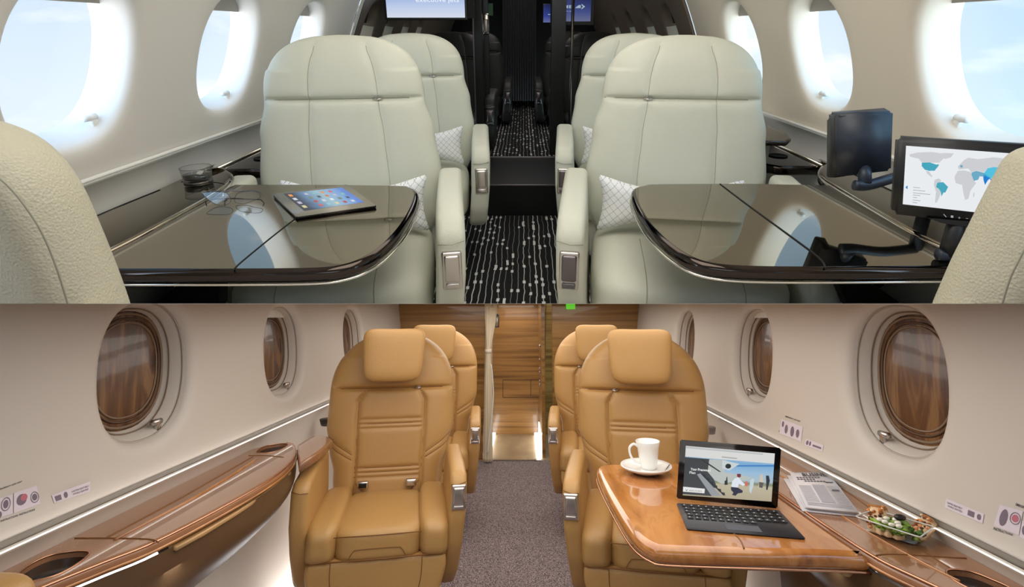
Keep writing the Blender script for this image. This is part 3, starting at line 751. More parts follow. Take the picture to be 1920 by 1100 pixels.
# tables
TLo = [(440, 344), (600, 344), (745, 346), (770, 349), (784, 358), (783, 376), (772, 402), (752, 432), (722, 463), (690, 484), (650, 499), (590, 507), (430, 509), (150, 509)]
pT = zpts(TLo); iL2 = [Vector((p.x + .004, p.y, H)) for p in inL[::-1] if p.y < 1.47 and p.y > .95]
pT = pT[:1] + cat(pT[1:], 4)
t = thing('side_table', (-.6, 1.2, H - .04), 0, 'glossy dark fold-out table on the left carrying tablet and eyeglasses', 'table')
tabletop('table_top', pT + iL2, H, .030, .014, gloss, t, em=glossedge)
rimL = [p for p in pT if p.x > -.9]
mesh('edge_strip', tube([Vector((p.x, p.y, H - .029)) for p in rimL[8:]], .0028, 8), bright, t)
seamline(zpts([(556, 408), (520, 436), (478, 470), (446, 497), (437, 508)]), H + .0004, .0014, None, t)
mesh('table_support', box((-1.0, 1.25, .45), (-.93, 1.38, H - .031), .01), blackm, t)
TRo = [(1680, 342), (1400, 342), (1235, 343), (1205, 346), (1186, 352), (1184, 366), (1194, 392), (1212, 420), (1238, 448), (1266, 470), (1300, 488), (1345, 499), (1420, 504), (1560, 505), (1800, 503), (1880, 502)]
pT = zpts(TRo); pT = pT[:1] + cat(pT[1:], 4)
iR2 = [Vector((p.x - .004, p.y, H)) for p in inR[::-1] if p.y < 1.47 and p.y > .95]
pT[0] = Vector((iR2[-1].x - .0, 1.49, H))
t = thing('side_table', (.6, 1.2, H - .04), 0, 'glossy dark fold-out table on the right in front of the monitors', 'table')
tabletop('table_top', pT + iR2, H, .030, .014, gloss, t, em=glossedge)
mesh('edge_strip', tube([Vector((p.x, p.y, H - .029)) for p in pT[8:]], .0028, 8), bright, t)
seamline(zpts([(1350, 345), (1400, 383), (1470, 434), (1535, 483), (1548, 504)]), H + .0004, .0020, None, t)
mesh('table_support', box((.93, 1.25, .45), (1.0, 1.38, H - .031), .01), blackm, t)
# aft ledges behind the front seats
def aft(s, y0, y1, label, z=.66):
    t = thing('side_ledge', (s * .98, y0, z - .03), 0, label, 'ledge')
    po = [Vector((s * 1.086, y0, z)), Vector((s * 1.086, y1, z)), Vector((s * .90, y1 - .04, z)), Vector((s * .88, y0 + .05, z)), Vector((s * .93, y0, z))]
    tabletop('ledge_top', po, z, .035, .01, glossedge, t)
    mesh('edge_strip', tube([Vector((s * 1.084, y0, z + .004)), Vector((s * 1.084, y1, z + .004)), Vector((s * 1.04, y1 + .03, z + .004))], .006, 8), bright, t)
    mesh('cup_recess', lathe([(.030, 0), (.034, .001), (.034, .004), (.026, .004), (.024, .001)], (s * 1.0, y0 + .16, z)), blackm, t)
    return t
aft(-1, 1.74, 2.20, 'short glossy dark ledge between the left seat and the wall')
aft(1, 1.78, 2.20, 'short glossy dark ledge between the right seat and the wall')
t = thing('side_shelf', (.95, 2.3, .70), 0, 'small raised dark shelf with pale underside behind the right seat', 'shelf')
tabletop('shelf_top', zpts([(1400, 228), (1436, 232), (1476, 250), (1484, 259), (1476, 265), (1440, 264), (1400, 264)], .76), .76, .018, .008, glossedge, t)
mesh('shelf_body', box((.86, 2.14, .63), (1.07, 2.42, .741), .02), white, t)

# things on the left side
c = pZ(372, 340, H); r = .5 * (pZ(398, 335, H) - pZ(347, 335, H)).length
t = thing('whisky_glass', c, 0, 'low clear drinking glass with dark drink on the left glossy ledge', 'glass')
mesh('glass_wall', lathe([(r * .92, 0), (r * .94, .008), (r, .046), (r * .975, .046), (r * .90, .014), (r * .4, .010), (.001, .010)], c, 40), clear, t)
mesh('glass_rim', tube([c + Vector((r * math.cos(a), r * math.sin(a), .046)) for a in [2 * PI * i / 32 for i in range(32)]], .0007, 6, closed=True), steel, t)
mesh('glass_base', lathe([(.001, 0), (r * .92, 0), (r * .92, .004), (.001, .004)], c, 32), steel, t)
mesh('drink', lathe([(.001, .011), (r * .88, .012), (r * .92, .024), (.001, .024)], c, 32), mat('dark_drink', (14, 10, 8), .05), t)
# eyeglasses
t = thing('eyeglasses', pZ(440, 378, H), 0, 'rimless eyeglasses with thin dark temples lying on the left table', 'eyeglasses')
def lens(pxl, z=H):
    pts = zpts(pxl, z + .001); c = sum(pts, Vector()) / len(pts); pts = cat(pts, 4, True)
    return pts
for k, q in enumerate(([(388, 380), (396, 377), (430, 377), (434, 383), (422, 389), (398, 390)], [(436, 385), (450, 377), (470, 374), (490, 374), (490, 380), (470, 384), (450, 387)])):
    pts = [p + Vector((0, 0, .012 + .010 * math.sin(i))) for i, p in enumerate(lens(q))]; pts = lens(q)
    lo_ = [p for p in pts]; yc = sum(p.y for p in pts) / len(pts)
    up_ = [Vector((p.x, yc + (p.y - yc) * .35, H + .002 + max(0, (p.y - min(v.y for v in pts))) * .5)) for p in pts]
    mesh('lens', loft([up_, [p + Vector((0, .002, 0)) for p in up_]]), lensm, t, smooth=False)
    mesh('lens_rim', tube(up_, .0006, 6, closed=True), charcoal, t)
mesh('temple_arm', tube([p + Vector((0, 0, .012)) for p in zpts([(386, 378), (384, 373), (388, 368), (400, 366), (440, 364), (455, 365)])], .0013, 6), steel, t)
mesh('temple_arm', tube([p + Vector((0, 0, .012)) for p in zpts([(492, 378), (494, 373), (488, 367), (470, 366), (424, 365), (418, 370)])], .0013, 6), steel, t)
mesh('nose_bridge', tube([p + Vector((0, 0, .014)) for p in zpts([(424, 366), (420, 370), (420, 377)])], .0022, 6), chrome, t)
# tablet
tc4 = zpts([(555, 403), (705, 382), (651, 345), (512, 363)], H + .012)
t = thing('tablet', sum(tc4, Vector()) / 4 - Vector((0, 0, .012)), 0, 'tablet computer with colourful app icons on the left glossy table', 'tablet')
mesh('tablet_body', quadslab(tc4, .0115, .003), mat('tablet_bezel', (150, 145, 132), .25), t)
def shift(ps, d): return [p + Vector((0, 0, d)) for p in ps]
mesh('tablet_edge', quadslab(shift([tc4[0] + (p - tc4[0]) * 1 for p in tc4], -.0045), .0068, .001), black, t)
sq = zpts([(570, 395), (683, 379), (641, 351.5), (531, 363)], H + .0123)
P_ = Pic(*sq, lift=.0003)
mesh('display', P_.rect(0, 0, 1, 1, 1), uvramp('tablet_sky', [(0, (14, 18, 34)), (.18, (22, 44, 84)), (.35, (90, 132, 176)), (.6, (160, 196, 216)), (.86, (120, 168, 226)), (1, (80, 130, 220))], 0, .8, .12), t, smooth=False, uv=[(0, 0), (1, 0), (1, 1), (0, 1)])
iccol = [(236, 150, 60), (210, 220, 226), (196, 190, 214), (222, 214, 160), (60, 74, 90), (220, 90, 90), (230, 240, 240), (130, 190, 190), (190, 60, 60), (210, 120, 60), (150, 200, 220), (110, 130, 90)]
ic = lambda i: lit('icon_colour_%d' % i, iccol[i], .85)
for k in range(4): mesh('app_icon', P_.rect(.045, .12 + k * .22, .105, .25 + k * .22, 2), ic([3, 2, 1, 0][k]), t, smooth=False)
for i in range(5):
    for j in range(4):
        if (i, j) == (4, 3): continue
        u = .30 + i * .135; v = .10 + j * .225
        mesh('app_icon', P_.rect(u, v, u + .055, v + .11, 2), ic((i * 5 + j * 3 + 5) % 12), t, smooth=False)

# monitors on the right ledge
bp = pD(1620, 330, 1.28)
t = thing('ledge_monitor', pZ(1622, 348, H), 0, 'square black monitor seen from behind on the right side ledge', 'monitor')
# the case: back face towards the camera, left flank visible
dA = 1.22; fa = [pD(1564, 334, dA + .015), pD(1672, 321, dA - .02), pD(1676, 209, dA - .02), pD(1563, 217, dA + .015)]
mesh('monitor_case', quadslab(fa, .05, .006), navyp, t)
lf = [pD(1549, 333, dA + .06), fa[0] + Vector((.001, 0, .001)), fa[3] + Vector((.001, 0, -.001)), pD(1550, 223, dA + .06)]
mesh('monitor_flank', quadslab(lf, .03, .003), charcoal, t)
n0 = pD(1622, 326, dA); n1 = pD(1622, 346, dA - .02)
mesh('monitor_neck', tube([n0 + Vector((0, .01, .02)), n1], .015, 12), navyp, t)
ft = pD(1612, 348, 1.2)
f0, f1, f2 = pD(1602, 347, 1.20), pD(1628, 347, 1.20), pD(1690, 330, 1.22)
mesh('monitor_arm', join(tube(cat([f0, f1, f2, f2 + Vector((.10, .02, 0))], 4), .013, 12), lathe([(.001, 0), (.016, 0), (.016, f2.z - H), (.001, f2.z - H)], Vector((f2.x + .1, f2.y + .02, H)), 16)), navyp, t)
# front monitor with the map
t = thing('ledge_monitor', pZ(1800, 440, H), 0, 'black monitor showing a world map beside the right front headrest', 'monitor')
A4 = [pD(1674, 403, .98), pD(1880, 427, .90), pD(1925, 277, .90), pD(1685, 258, .98)]
a_, b_, c_, d_ = A4; d_ = pD(1685, 258, .99); ex = (b_ - a_); ex2 = ex * 1.0
b_ = a_ + (pD(1860, 424, .913) - a_) * 1.55; c_ = d_ + (b_ - a_)
mesh('monitor_case', quadslab([a_, b_, c_, d_], .035, .008), charcoal, t)
nn = (b_ - a_).cross(d_ - a_).normalized()
def onp(px, py): return pP(px, py, a_ + nn * .0006, nn)
s0, s1, s3 = onp(1692.5, 382.5), onp(1846, 399.5), onp(1698.8, 273)
s2 = onp(1919, 289)
# full display quad by extension
ux = (s1 - s0) / 153.5; uy = None
S_bl, S_tl = s0, s3; ext = (s2 - s3); W = ext.length * 1.12; er = ext.normalized()
S_tr = S_tl + er * W; S_br = S_bl + (s1 - s0).normalized() * W
P_ = Pic(S_bl, S_br, S_tr, S_tl, lift=.0005)
mesh('display', P_.rect(0, 0, 1, 1), lit('screen_paper_white', (236, 240, 244), .95), t, smooth=False)
def inv(px, py):
    p = pP(px, py, S_bl, nn) - S_bl; w_ = S_br - S_bl; h_ = S_tl - S_bl
    a11, a12, a22 = w_.dot(w_), w_.dot(h_), h_.dot(h_); b1, b2 = p.dot(w_), p.dot(h_); dt = a11 * a22 - a12 * a12
    return ((b1 * a22 - b2 * a12) / dt, (b2 * a11 - b1 * a12) / dt)
def zm(pts): return [inv(1670 + x / 5.5, 250 + y / 5.5) for x, y in pts]
greyl = lit('map_grey', (212, 214, 218), .9); teal = lit('map_teal', (70, 172, 196), .9); sky = lit('map_sky', (84, 200, 230), .9); blue = lit('map_blue', (24, 130, 214), .9); stl = lit('map_steel', (110, 176, 206), .9)
for nm, pts, m in (('north_america_shape', [(190, 215), (280, 195), (420, 190), (560, 210), (540, 260), (500, 300), (410, 300), (320, 300), (290, 260), (200, 240)], greyl),
                   ('central_america_shape', [(360, 385), (395, 392), (430, 440), (420, 450), (375, 415)], greyl),
                   ('greenland_shape', [(480, 205), (560, 200), (650, 205), (620, 245), (560, 262), (510, 240)], greyl),
                   ('south_america_shape', [(450, 480), (490, 462), (520, 480), (500, 540), (520, 590), (500, 660), (470, 715), (455, 710), (465, 600), (445, 530)], greyl),
                   ('africa_shape', [(690, 385), (760, 380), (830, 400), (860, 490), (880, 510), (820, 590), (800, 670), (765, 685), (745, 600), (735, 530), (670, 510), (655, 450)], greyl),
                   ('madagascar_shape', [(850, 620), (865, 605), (860, 650), (847, 655)], greyl),
                   ('eurasia_shape', [(690, 340), (760, 270), (800, 250), (900, 265), (1060, 245), (1290, 270), (1290, 330), (1180, 350), (1100, 345), (1010, 350), (960, 400), (880, 385), (830, 400), (800, 360), (700, 370)], greyl),
                   ('australia_shape', [(1130, 700), (1200, 680), (1260, 700), (1240, 760), (1150, 770)], greyl)):
    mesh(nm, P_.poly(zm(pts), 2), m, t, smooth=False)
for nm, pts, m in (('united_states_shape', [(320, 300), (400, 297), (470, 320), (495, 315), (490, 335), (465, 365), (450, 385), (430, 382), (395, 385), (350, 372), (318, 335)], teal),
                   ('brazil_shape', [(480, 505), (540, 500), (590, 550), (560, 610), (545, 605), (520, 648), (515, 600), (495, 570), (465, 550)], teal),
                   ('middle_east_shape', [(835, 400), (880, 385), (965, 405), (965, 445), (915, 440), (900, 475), (855, 488), (830, 420)], stl),
                   ('china_shape', [(965, 400), (1000, 355), (1060, 345), (1150, 350), (1170, 375), (1120, 410), (1120, 450), (1075, 470), (1010, 455), (960, 425)], sky),
                   ('india_shape', [(950, 430), (970, 410), (1030, 455), (1000, 480), (970, 530), (955, 480)], blue),
                   ('southeast_asia_shape', [(1015, 460), (1070, 475), (1068, 515), (1040, 500)], blue),
                   ('japan_shape', [(1160, 425), (1205, 385), (1200, 405), (1170, 432)], stl),
                   ('indonesia_shape', [(1070, 570), (1105, 545), (1100, 580), (1040, 590), (1030, 540), (1055, 575)], blue),
                   ('ireland_shape', [(713, 325), (740, 325), (740, 350), (716, 350)], stl)):
    mesh(nm, P_.poly(zm(pts), 3), m, t, smooth=False)
mesh('page_arrow', P_.poly(zm([(150, 553), (175, 533), (172, 550), (172, 575)]), 3), blue, t, smooth=False)
lg = lit('map_legend_grey', (150, 152, 160), .8)
for k, (w_, s_) in enumerate(((70, 'CITIES'), (125, 'TOP AIRPORTS'), (180, 'THE AMERICAS FLEET'), (75, 'AIRPORTS'), (45, 'LATAM'), (80, 'EUROPE'), (50, 'INDIA'))):
    x, y = 230 - k, 553 + k * 26 + w_ * .04
    (u0, v0), (u1, _) = zm([(x, y)])[0], zm([(x + w_, y)])[0]
    mesh('legend_line', P_.rect(u0, v0, u1, v0 + .008, 3), lg, t, smooth=False)
wb = lit('button_white', (190, 190, 190), .7)
for pts in ([(540, 832), (546, 828), (574, 858), (568, 862)], [(618, 843), (644, 845), (643, 868), (617, 866)], [(704, 855), (708, 855), (707, 880), (703, 880)], [(694, 865), (718, 867), (718, 870), (694, 869)], [(772, 871), (797, 873), (797, 877), (772, 875)], [(823, 877), (838, 878), (838, 882), (823, 881)]):
    mesh('button_mark', P_.poly(zm(pts), 3), wb, t, smooth=False)
cc = [(879 + 16 * math.cos(a), 885 + 14 * math.sin(a)) for a in [(-PI / 2 + .5) + i * (2 * PI - 1) / 16 for i in range(17)]]
ci = [(879 + 12 * math.cos(a), 885 + 10 * math.sin(a)) for a in [(-PI / 2 + .5) + i * (2 * PI - 1) / 16 for i in range(17)]]
mesh('button_mark', P_.poly(zm(cc + ci[::-1]), 3), wb, t, smooth=False); mesh('button_mark', P_.poly(zm([(877, 867), (881, 867), (881, 880), (877, 880)]), 3), wb, t, smooth=False)
chin = [pP(x, y, a_ - nn * .004, nn) for x, y in ((1738, 408), (1765, 418), (1860, 432), (1860, 418))]
mesh('monitor_chin', loft([chin, [p - nn * .02 for p in chin]]), charcoal, t, smooth=False)
n0 = pP(1795, 414, a_ - nn * .02, nn); fz = H + .012
f0, f1 = pZ(1778, 438, fz), pZ(1815, 440, fz)
mesh('monitor_neck', tube([n0, Vector((n0.x, n0.y, fz))], .016, 12), charcoal, t)
mesh('monitor_arm', tube(cat([Vector((n0.x - .02, n0.y, fz)), Vector((n0.x + .03, n0.y, fz)), Vector((n0.x + .2, n0.y + .04, fz))], 4), .012, 12), navyp, t)

# near seat backs at the two edges of the picture
def nearseat(pts, d, th, label, seam, s):
    P0 = [pD(x + s * 34, y, d + th * .5) for x, y in pts]; c = cat(P0, 6)
    far = s * 1.15
    base = Vector((s * .80, d, c[-1].z))
    poly = c + [Vector((s * .9, d, c[-1].z)), Vector((s * .9, d, c[0].z + .02))]
    t = thing('near_seat', (s * .6, d, c[-1].z - .0), 0, label, 'seat')
    R = []; n = 10; cen = Vector((s * .80, d, .5 * (c[0].z + c[-1].z)))
    for i in range(n + 1):
        a = i / n * PI; k = math.sin(a) ** .6 if 0 < i < n else 0.0
        off = th * .5 * (1 - math.cos(a)); shr = (1 - k) * .055
        R.append([Vector((p.x + (cen.x - p.x) * shr / max(.1, (cen - p).length), d + off, p.z + (cen.z - p.z) * shr / max(.1, (cen - p).length))) for p in poly])
    g = loft(R); mesh('backrest', g, creamfg, t)
    sp = [pD(x + s * 10, y, d - .001) for x, y in seam]; sp = cat(sp, 6)
    mesh('stitch_seam', tube(sp, .0012, 6), seamA, t)
    return t
nearseat([(-60, 222), (0, 232), (60, 262), (110, 308), (150, 365), (185, 440), (215, 515), (238, 580), (250, 620)], .62, .13, 'large grained cream seat back cut by the left edge of the picture', [(0, 326), (40, 365), (85, 430), (115, 500), (140, 580)], -1)
nearseat([(1980, 268), (1935, 280), (1905, 300), (1882, 335), (1845, 400), (1812, 465), (1785, 520), (1762, 575), (1745, 620)], .60, .13, 'large grained cream seat back cut by the right edge of the picture', [(1925, 440), (1905, 480), (1885, 520), (1868, 575)], 1)
# black sheets below the tables, the left one stands in for shade
def fl(q): return prism([(p.x, p.z) for p in [pD(x, y, 1.13) for x, y in q]], 1, 1.13, 1.17, .004)
tag(mesh('under_table_dark', fl([(352, 516), (280, 580), (412, 580), (412, 516)]), blackm), 'black sheet standing in for shade below the left glossy table', 'dark panel')
tag(mesh('under_table_dark', fl([(1566, 516), (1614, 516), (1704, 580), (1592, 580)]), blackm), 'black panel below the right glossy table', 'dark panel')

# =====================================================================================  LOWER CABIN
cab = 'B'
def mkX(c, zc):
    def X(z):
        q = z - zc
        return c + .16 * max(0, q) - .04 * max(0, q) ** 2
    return X
XB = {-1: mkX(1.055, .755), 1: mkX(.975, .733)}
ringsB = [(1.36, 0), (1.26, .001), (1.17, .004), (1.10, .012), (1.06, .022), (1.045, .034), (1.035, .035), (1.02, .037), (.97, .060), (.90, .082)]
winsB = {-1: [(1.575, 1.044, .172, .186), (2.44, 1.044, .172, .186), (3.41, 1.044, .168, .186)], 1: [(1.488, 1.030, .175, .190), (2.37, 1.030, .172, .190), (3.34, 1.030, .168, .190)]}
LW = {-1: 1.095, 1: .995}
wallBm = wallB
for s, nm in ((-1, 'left'), (1, 'right')):
    X = XB[s]; zc = .755 if s < 0 else .733
    o = struct('wall_%s_cabin' % nm, wallgeo(s, X, zc, 1.55, -.8, 4.72, winsB[s], ringsB, .03), wallBm); weld(o)
    lw = LW[s]; low = [(X(zc), zc), (X(zc) + .004, zc - .004), (X(zc) + .005, zc - .018), (X(zc) - .006, zc - .019), (X(zc) + .002, zc - .030), (lw, .67), (lw - .01, .50), (lw - .06, .25), (lw - .16, .0)]
    struct('wall_%s_cabin_lower' % nm, loft([[Vector((s * x, y, z)) for x, z in low] for y in (-.8, 2, 4.72)], cap=False, closed=False), mat('ivory_lower_panel', (212, 204, 194), .45))
    struct('trim_%d' % (8 if s < 0 else 9), tube([(s * (X(zc) - .006), y, zc - .020) for y in (-.8, 2, 4.70)], .0017, 8), leds)
    struct('trim_%d' % (10 if s < 0 else 11), loft([[Vector((s * (X(zc) - .001), y, zc)), Vector((s * (X(zc) + .003), y, zc - .017))] for y in (-.8, 2, 4.70)], cap=False, closed=False), mat('painted_gap_shade', (84, 76, 66), .7))  # dark strip paints the shade inside the channel
    for k, wv in enumerate(winsB[s]):
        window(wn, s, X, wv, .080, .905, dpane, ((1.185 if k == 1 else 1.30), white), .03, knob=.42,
               framer=[(1.045, .030, .0035, mat('pane_ring_grey', (176, 168, 158), .4)), (.94, .064, .002, mat('reflected_ring_brown', (130, 108, 86), .4)), (.86, .079, .004, MATS['reflected_ring_brown']), (.78, .079, .0035, mat('reflected_ring_dark', (84, 58, 38), .4)), (.72, .079, .003, MATS['reflected_ring_brown'])]); wn += 1  # brown and dark rings imitate outlines reflected in the pane
# floor
struct('wall_rear_unseen', box((-1.3, -.84, 0), (1.3, -.80, 1.6)), wallB, smooth=False)  # unseen rear wall added to block light from behind
struct('floor_lower', box((-1.05, -.8, -.04), (1.0, 4.68, 0)), carpB, smooth=False)
struct('floor_galley', box((-1.05, 4.68, -.04), (1.0, 6.6, .002)), floorwood, smooth=False)
struct('trim_12', box((-.34, 4.67, 0), (.15, 4.69, .006), .001), steel, smooth=False)
# bulkheads and the wooden door beyond
def bx(px, py, d): return pD(px, py, d).x
yb_ = 4.70
xl = bx(908, 700, yb_); xr = bx(1036, 700, yb_)
struct('wall_bulkhead_left', box((-1.35, yb_, 0), (xl, yb_ + .05, 1.6), .003), bulkwood, smooth=False)
struct('wall_bulkhead_right', box((xr, yb_, 0), (1.3, yb_ + .05, 1.6), .003), bulkwood, smooth=False)
yd = 5.66
xa, xb_ = bx(915, 700, yd), bx(1042, 700, yd)
o = struct('door_4', box((-.62, yd, .0), (.5, yd + .04, 1.7), .002), bulkwood, smooth=False)
for a, b, c_, d_ in ((1024.5, 560, 1019, 800), (995, 712, 995, 742), (943, 712, 943, 745)):
    p, q = pD(a, b, yd - .002), pD(c_, d_, yd - .002)
    struct('panel_joint', tube([p, q], .0028, 6), mat('dark_joint', (84, 54, 26), .6), o)
for y_ in (712, 745):
    p, q = pD(943, y_, yd - .002), pD(1019, y_, yd - .002); struct('panel_joint', tube([p, q], .0022, 6), MATS['dark_joint'], o)
gl_ = struct('wall_galley_left', box((-.36, yb_ + .05, 0), (-.33, yd, 1.7)), mat('galley_side', (216, 206, 190), .5), smooth=False)
gr_ = struct('wall_galley_right', box((.165, yb_ + .05, 0), (.195, yd, 1.7)), bulkwood, smooth=False)
for px_, py_, w_ in ((1030, 648, .014), (1030.5, 690, .008), (1025, 673, .006), (1030, 697, .010), (1024, 713, .007), (1025, 720, .010)):
    a = pD(px_, py_, yb_ + .30); a.x = .158
    mesh('door_catch', box((a.x - .008, a.y - .02, a.z - w_), (a.x + .006, a.y + .02, a.z + w_), .003), chrome, gr_)
a = pD(932, 601, 4.95)
t = gl_
mesh('handle_plate', box((a.x - .020, 4.94, a.z - .065), (a.x + .020, 4.965, a.z + .065), .008), steel, t)
mesh('handle_grip', box((a.x - .010, 4.925, a.z - .05), (a.x + .010, 4.945, a.z + .04), .006), chrome, t)
a = pD(1070, 572, 4.66)
e = thing('exit_sign', (a.x, 4.66, a.z - .03), 0, 'bright green sign high on the right wooden bulkhead', 'sign')
mesh('sign_box', box((a.x - .04, 4.65, a.z - .035), (a.x + .04, 4.698, a.z + .04), .003), mat('bright_green_sign', (90, 200, 40), .4, emit=(96, 200, 50), es=.7), e, smooth=False)
# glow lamps on the galley floor edges
for x0, x1, nm in ((-.325, -.285, 'left'), (.115, .160, 'right')):
    tag(mesh('floor_light', box((x0, 4.74, .003), (x1, 5.6, .030), .004), led), 'white glowing strip light along the %s foot of the wooden doorway' % nm, 'light')
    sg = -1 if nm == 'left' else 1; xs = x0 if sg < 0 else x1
    struct('wall_foot_glow_%s' % nm, box((xs - .004, 4.76, .03), (xs + .004, 5.62, .13)), leds, smooth=False)  # glowing strips stand in for light falling on the wall foot
# curtain
t = thing('curtain', pD(918, 855, 4.62), 0, 'cream gathered curtain tied in the middle at the left side of the doorway', 'curtain')
def curt(z):
    ks = [(.0, 908, 926), (.35, 909, 925), (.62, 909, 923), (.86, 911, 920), (.90, 911, 919.5), (.95, 911, 921), (1.15, 908, 929), (1.35, 906, 932), (1.6, 906, 934)]
    for (a, l1, r1), (b, l2, r2) in zip(ks, ks[1:]):
        if a <= z <= b: k = (z - a) / (b - a); return l1 + (l2 - l1) * k, r1 + (r2 - r1) * k
    return 908, 930
R = []
for i in range(60):
    z = .01 + i * 1.55 / 59; l_, r_ = curt(z); xa_ = pD(l_, 700, 4.62).x; xb2 = pD(r_, 700, 4.62).x; ring = []
    for j in range(60):
        q = 2 * PI * j / 60; k = 1 + .12 * math.sin(q * 11 + z * 1.3)
        ring.append(Vector(((xa_ + xb2) / 2 + (xb2 - xa_) / 2 * math.cos(q), 4.62 + .028 * k * math.sin(q) * (1 if k else 1), z)))
    R.append(ring)
mesh('curtain_cloth', loft(R), curtainm, t)
zc_ = .90; l_, r_ = curt(zc_); xm_ = pD((l_ + r_) / 2, 700, 4.62).x
mesh('tie_band', lathe([(.026, -.015), (.030, -.012), (.030, .012), (.026, .015)], (xm_, 4.62, zc_), 24, Matrix.Diagonal((1, 1.2, 1, 1))), mat('tie_cloth', (226, 214, 196), .7), t)
cordp = [pD(921, 683, 4.57), pD(923, 700, 4.57), pD(925, 740, 4.57), pD(922, 780, 4.57), pD(917, 820, 4.57), pD(914, 850, 4.57)]
mesh('tie_cord', tube(cat(cordp, 4), .005, 8), white, t)

# seats
y8 = math.radians(8)
bl = seat('B', 1, tan, seamB, 'tan leather seat left of the aisle beside the folded side table', None, (-.612, 2.50, 0), math.radians(11))
br = seat('B', -1, tan, seamB, 'tan leather seat right of the aisle behind the laptop table', None, (.532, 2.405, 0), -math.radians(10))
copy_tree(bl, (-.603, 3.555, 0), y8 * .6, 'rear tan leather seat left of the aisle beside the curtain')
copy_tree(br, (.498, 3.555, 0), -y8 * .6, 'rear tan leather seat right of the aisle in front of the wooden wall')
# strip lights on the floor beside the seats
for px_, s in ((566, -1), (1340, 1)):
    a = pX(584 if s < 0 else 1338, 1082, s * (.90 if s < 0 else .84))
    tag(mesh('floor_light', box((a.x - .035, a.y - .25, max(.002, a.z - .06)), (a.x + .035, a.y + .45, a.z), .004), led), 'white floor light glowing at the wall side of the %s front tan seat' % ('left' if s < 0 else 'right'), 'light')

# left console
inner = cat(zpts([(540, 828), (552, 832), (556, 845), (546, 866), (510, 896), (430, 943), (300, 1010), (200, 1050), (100, 1090), (-20, 1140)]), 5)
ws = -LW[-1] + .0
poly = [Vector((ws, inner[-1].y, H)), Vector((ws, 2.20, H)), Vector((ws + .03, 2.255, H))] + inner
t = thing('side_console', (-1.0, 1.5, .4), 0, 'long glossy brown wooden console along the left lower wall with folded table', 'console')
c1, c2 = pZ(509, 840, H), pZ(97, 1063, H)
hA = [pZ(x, y, H) for x, y in ((480, 847), (492, 838), (510, 833), (532, 831), (540, 833), (530, 840), (512, 847), (492, 849))]
hB = [pZ(x, y, H) for x, y in ((22, 1090), (50, 1062), (90, 1042), (130, 1034), (162, 1033), (166, 1040), (140, 1060), (105, 1078), (60, 1090), (35, 1096))]
tabletop('console_top', poly, H, .032, .012, ledgewood, t, [cat(hA, 4, True), cat(hB, 4, True)], .06)
for hh_ in (hA, hB): mesh('cup_well', loft([[p + Vector((0, 0, -.012)) for p in cat(hh_, 4, True)], [p + Vector((0, 0, -.013)) for p in cat(hh_, 4, True)]]), black, t)
mesh('cup_rim', tube(cat(hA, 4, True), .0015, 6, closed=True), copper, t); mesh('cup_rim', tube(cat(hB, 4, True), .002, 6, closed=True), copper, t)
mesh('edge_rail', tube([p + Vector((-.004, 0, -.004)) for p in inner], .0035, 6), copper, t)
mesh('edge_rail', tube([p + Vector((.004, 0, -.020)) for p in inner], .0035, 6), tablewood, t)
seamline(zpts([(140, 1009), (220, 1009), (280, 1011), (297, 1017)]), H + .0006, .0016, seamB, t)
seamline(zpts([(200, 1008), (345, 930), (415, 890), (474, 856)]), H + .0006, .0018, seamB, t)
seamline(zpts([(215, 1012), (355, 938), (425, 897), (482, 860)]), H + .0006, .0040, tablewood, t, 'inlay_band')
seamline(zpts([(466, 854), (500, 854), (532, 857)]), H + .0006, .0012, seamB, t)
# brown bulging body under the console
topc = [p + Vector((-.006, 0, -.032)) for p in inner]
def low_of(p, k):
    f_ = max(0, min(1, (2.27 - p.y) / .9)); drop = .17 + .10 * math.sin(min(1, (2.30 - p.y) / 1.0) * PI / 2)
    x = p.x + (-1.08 - p.x) * k ** 3; return Vector((x, p.y - 0.0, H - .032 - drop * k))
R = [[low_of(p + Vector((.012 * math.sin(k * PI), 0, 0)), k) for p in inner] for k in [i / 10 for i in range(11)]]
mesh('console_body', loft(R, cap=False, closed=False), brownl, t)
lf = zpts([(316, 1014), (380, 978), (440, 945), (500, 906), (542, 872), (546, 884), (505, 918), (446, 958), (385, 995), (332, 1024), (318, 1022)], H - .032)
tabletop('pull_leaf', lf, H - .032, .012, .004, mat('light_veneer', (190, 150, 100), .25, coat=.6), t)
ledc = [pZ(x, y, H - .036) for x, y in ((293, 1038), (240, 1058), (180, 1083), (120, 1106), (60, 1128))]
mesh('light_strip', tube(cat(ledc, 4), .010, 8, flat=.5), led, t)
# small wooden piece towards the seat
t = thing('armrest_ledge', pZ(590, 840, H - .04), 0, 'short brown wooden ledge between the long console and the left tan seat', 'ledge')
tabletop('ledge_top', zpts([(557, 833), (586, 815), (604, 815), (616, 818), (624, 824), (600, 845), (562, 868)]), H, .035, .008, ledgewood, t)
mesh('metal_edge', tube(zpts([(624, 824), (600, 845), (562, 868)], H - .006), .003, 6), copper, t)
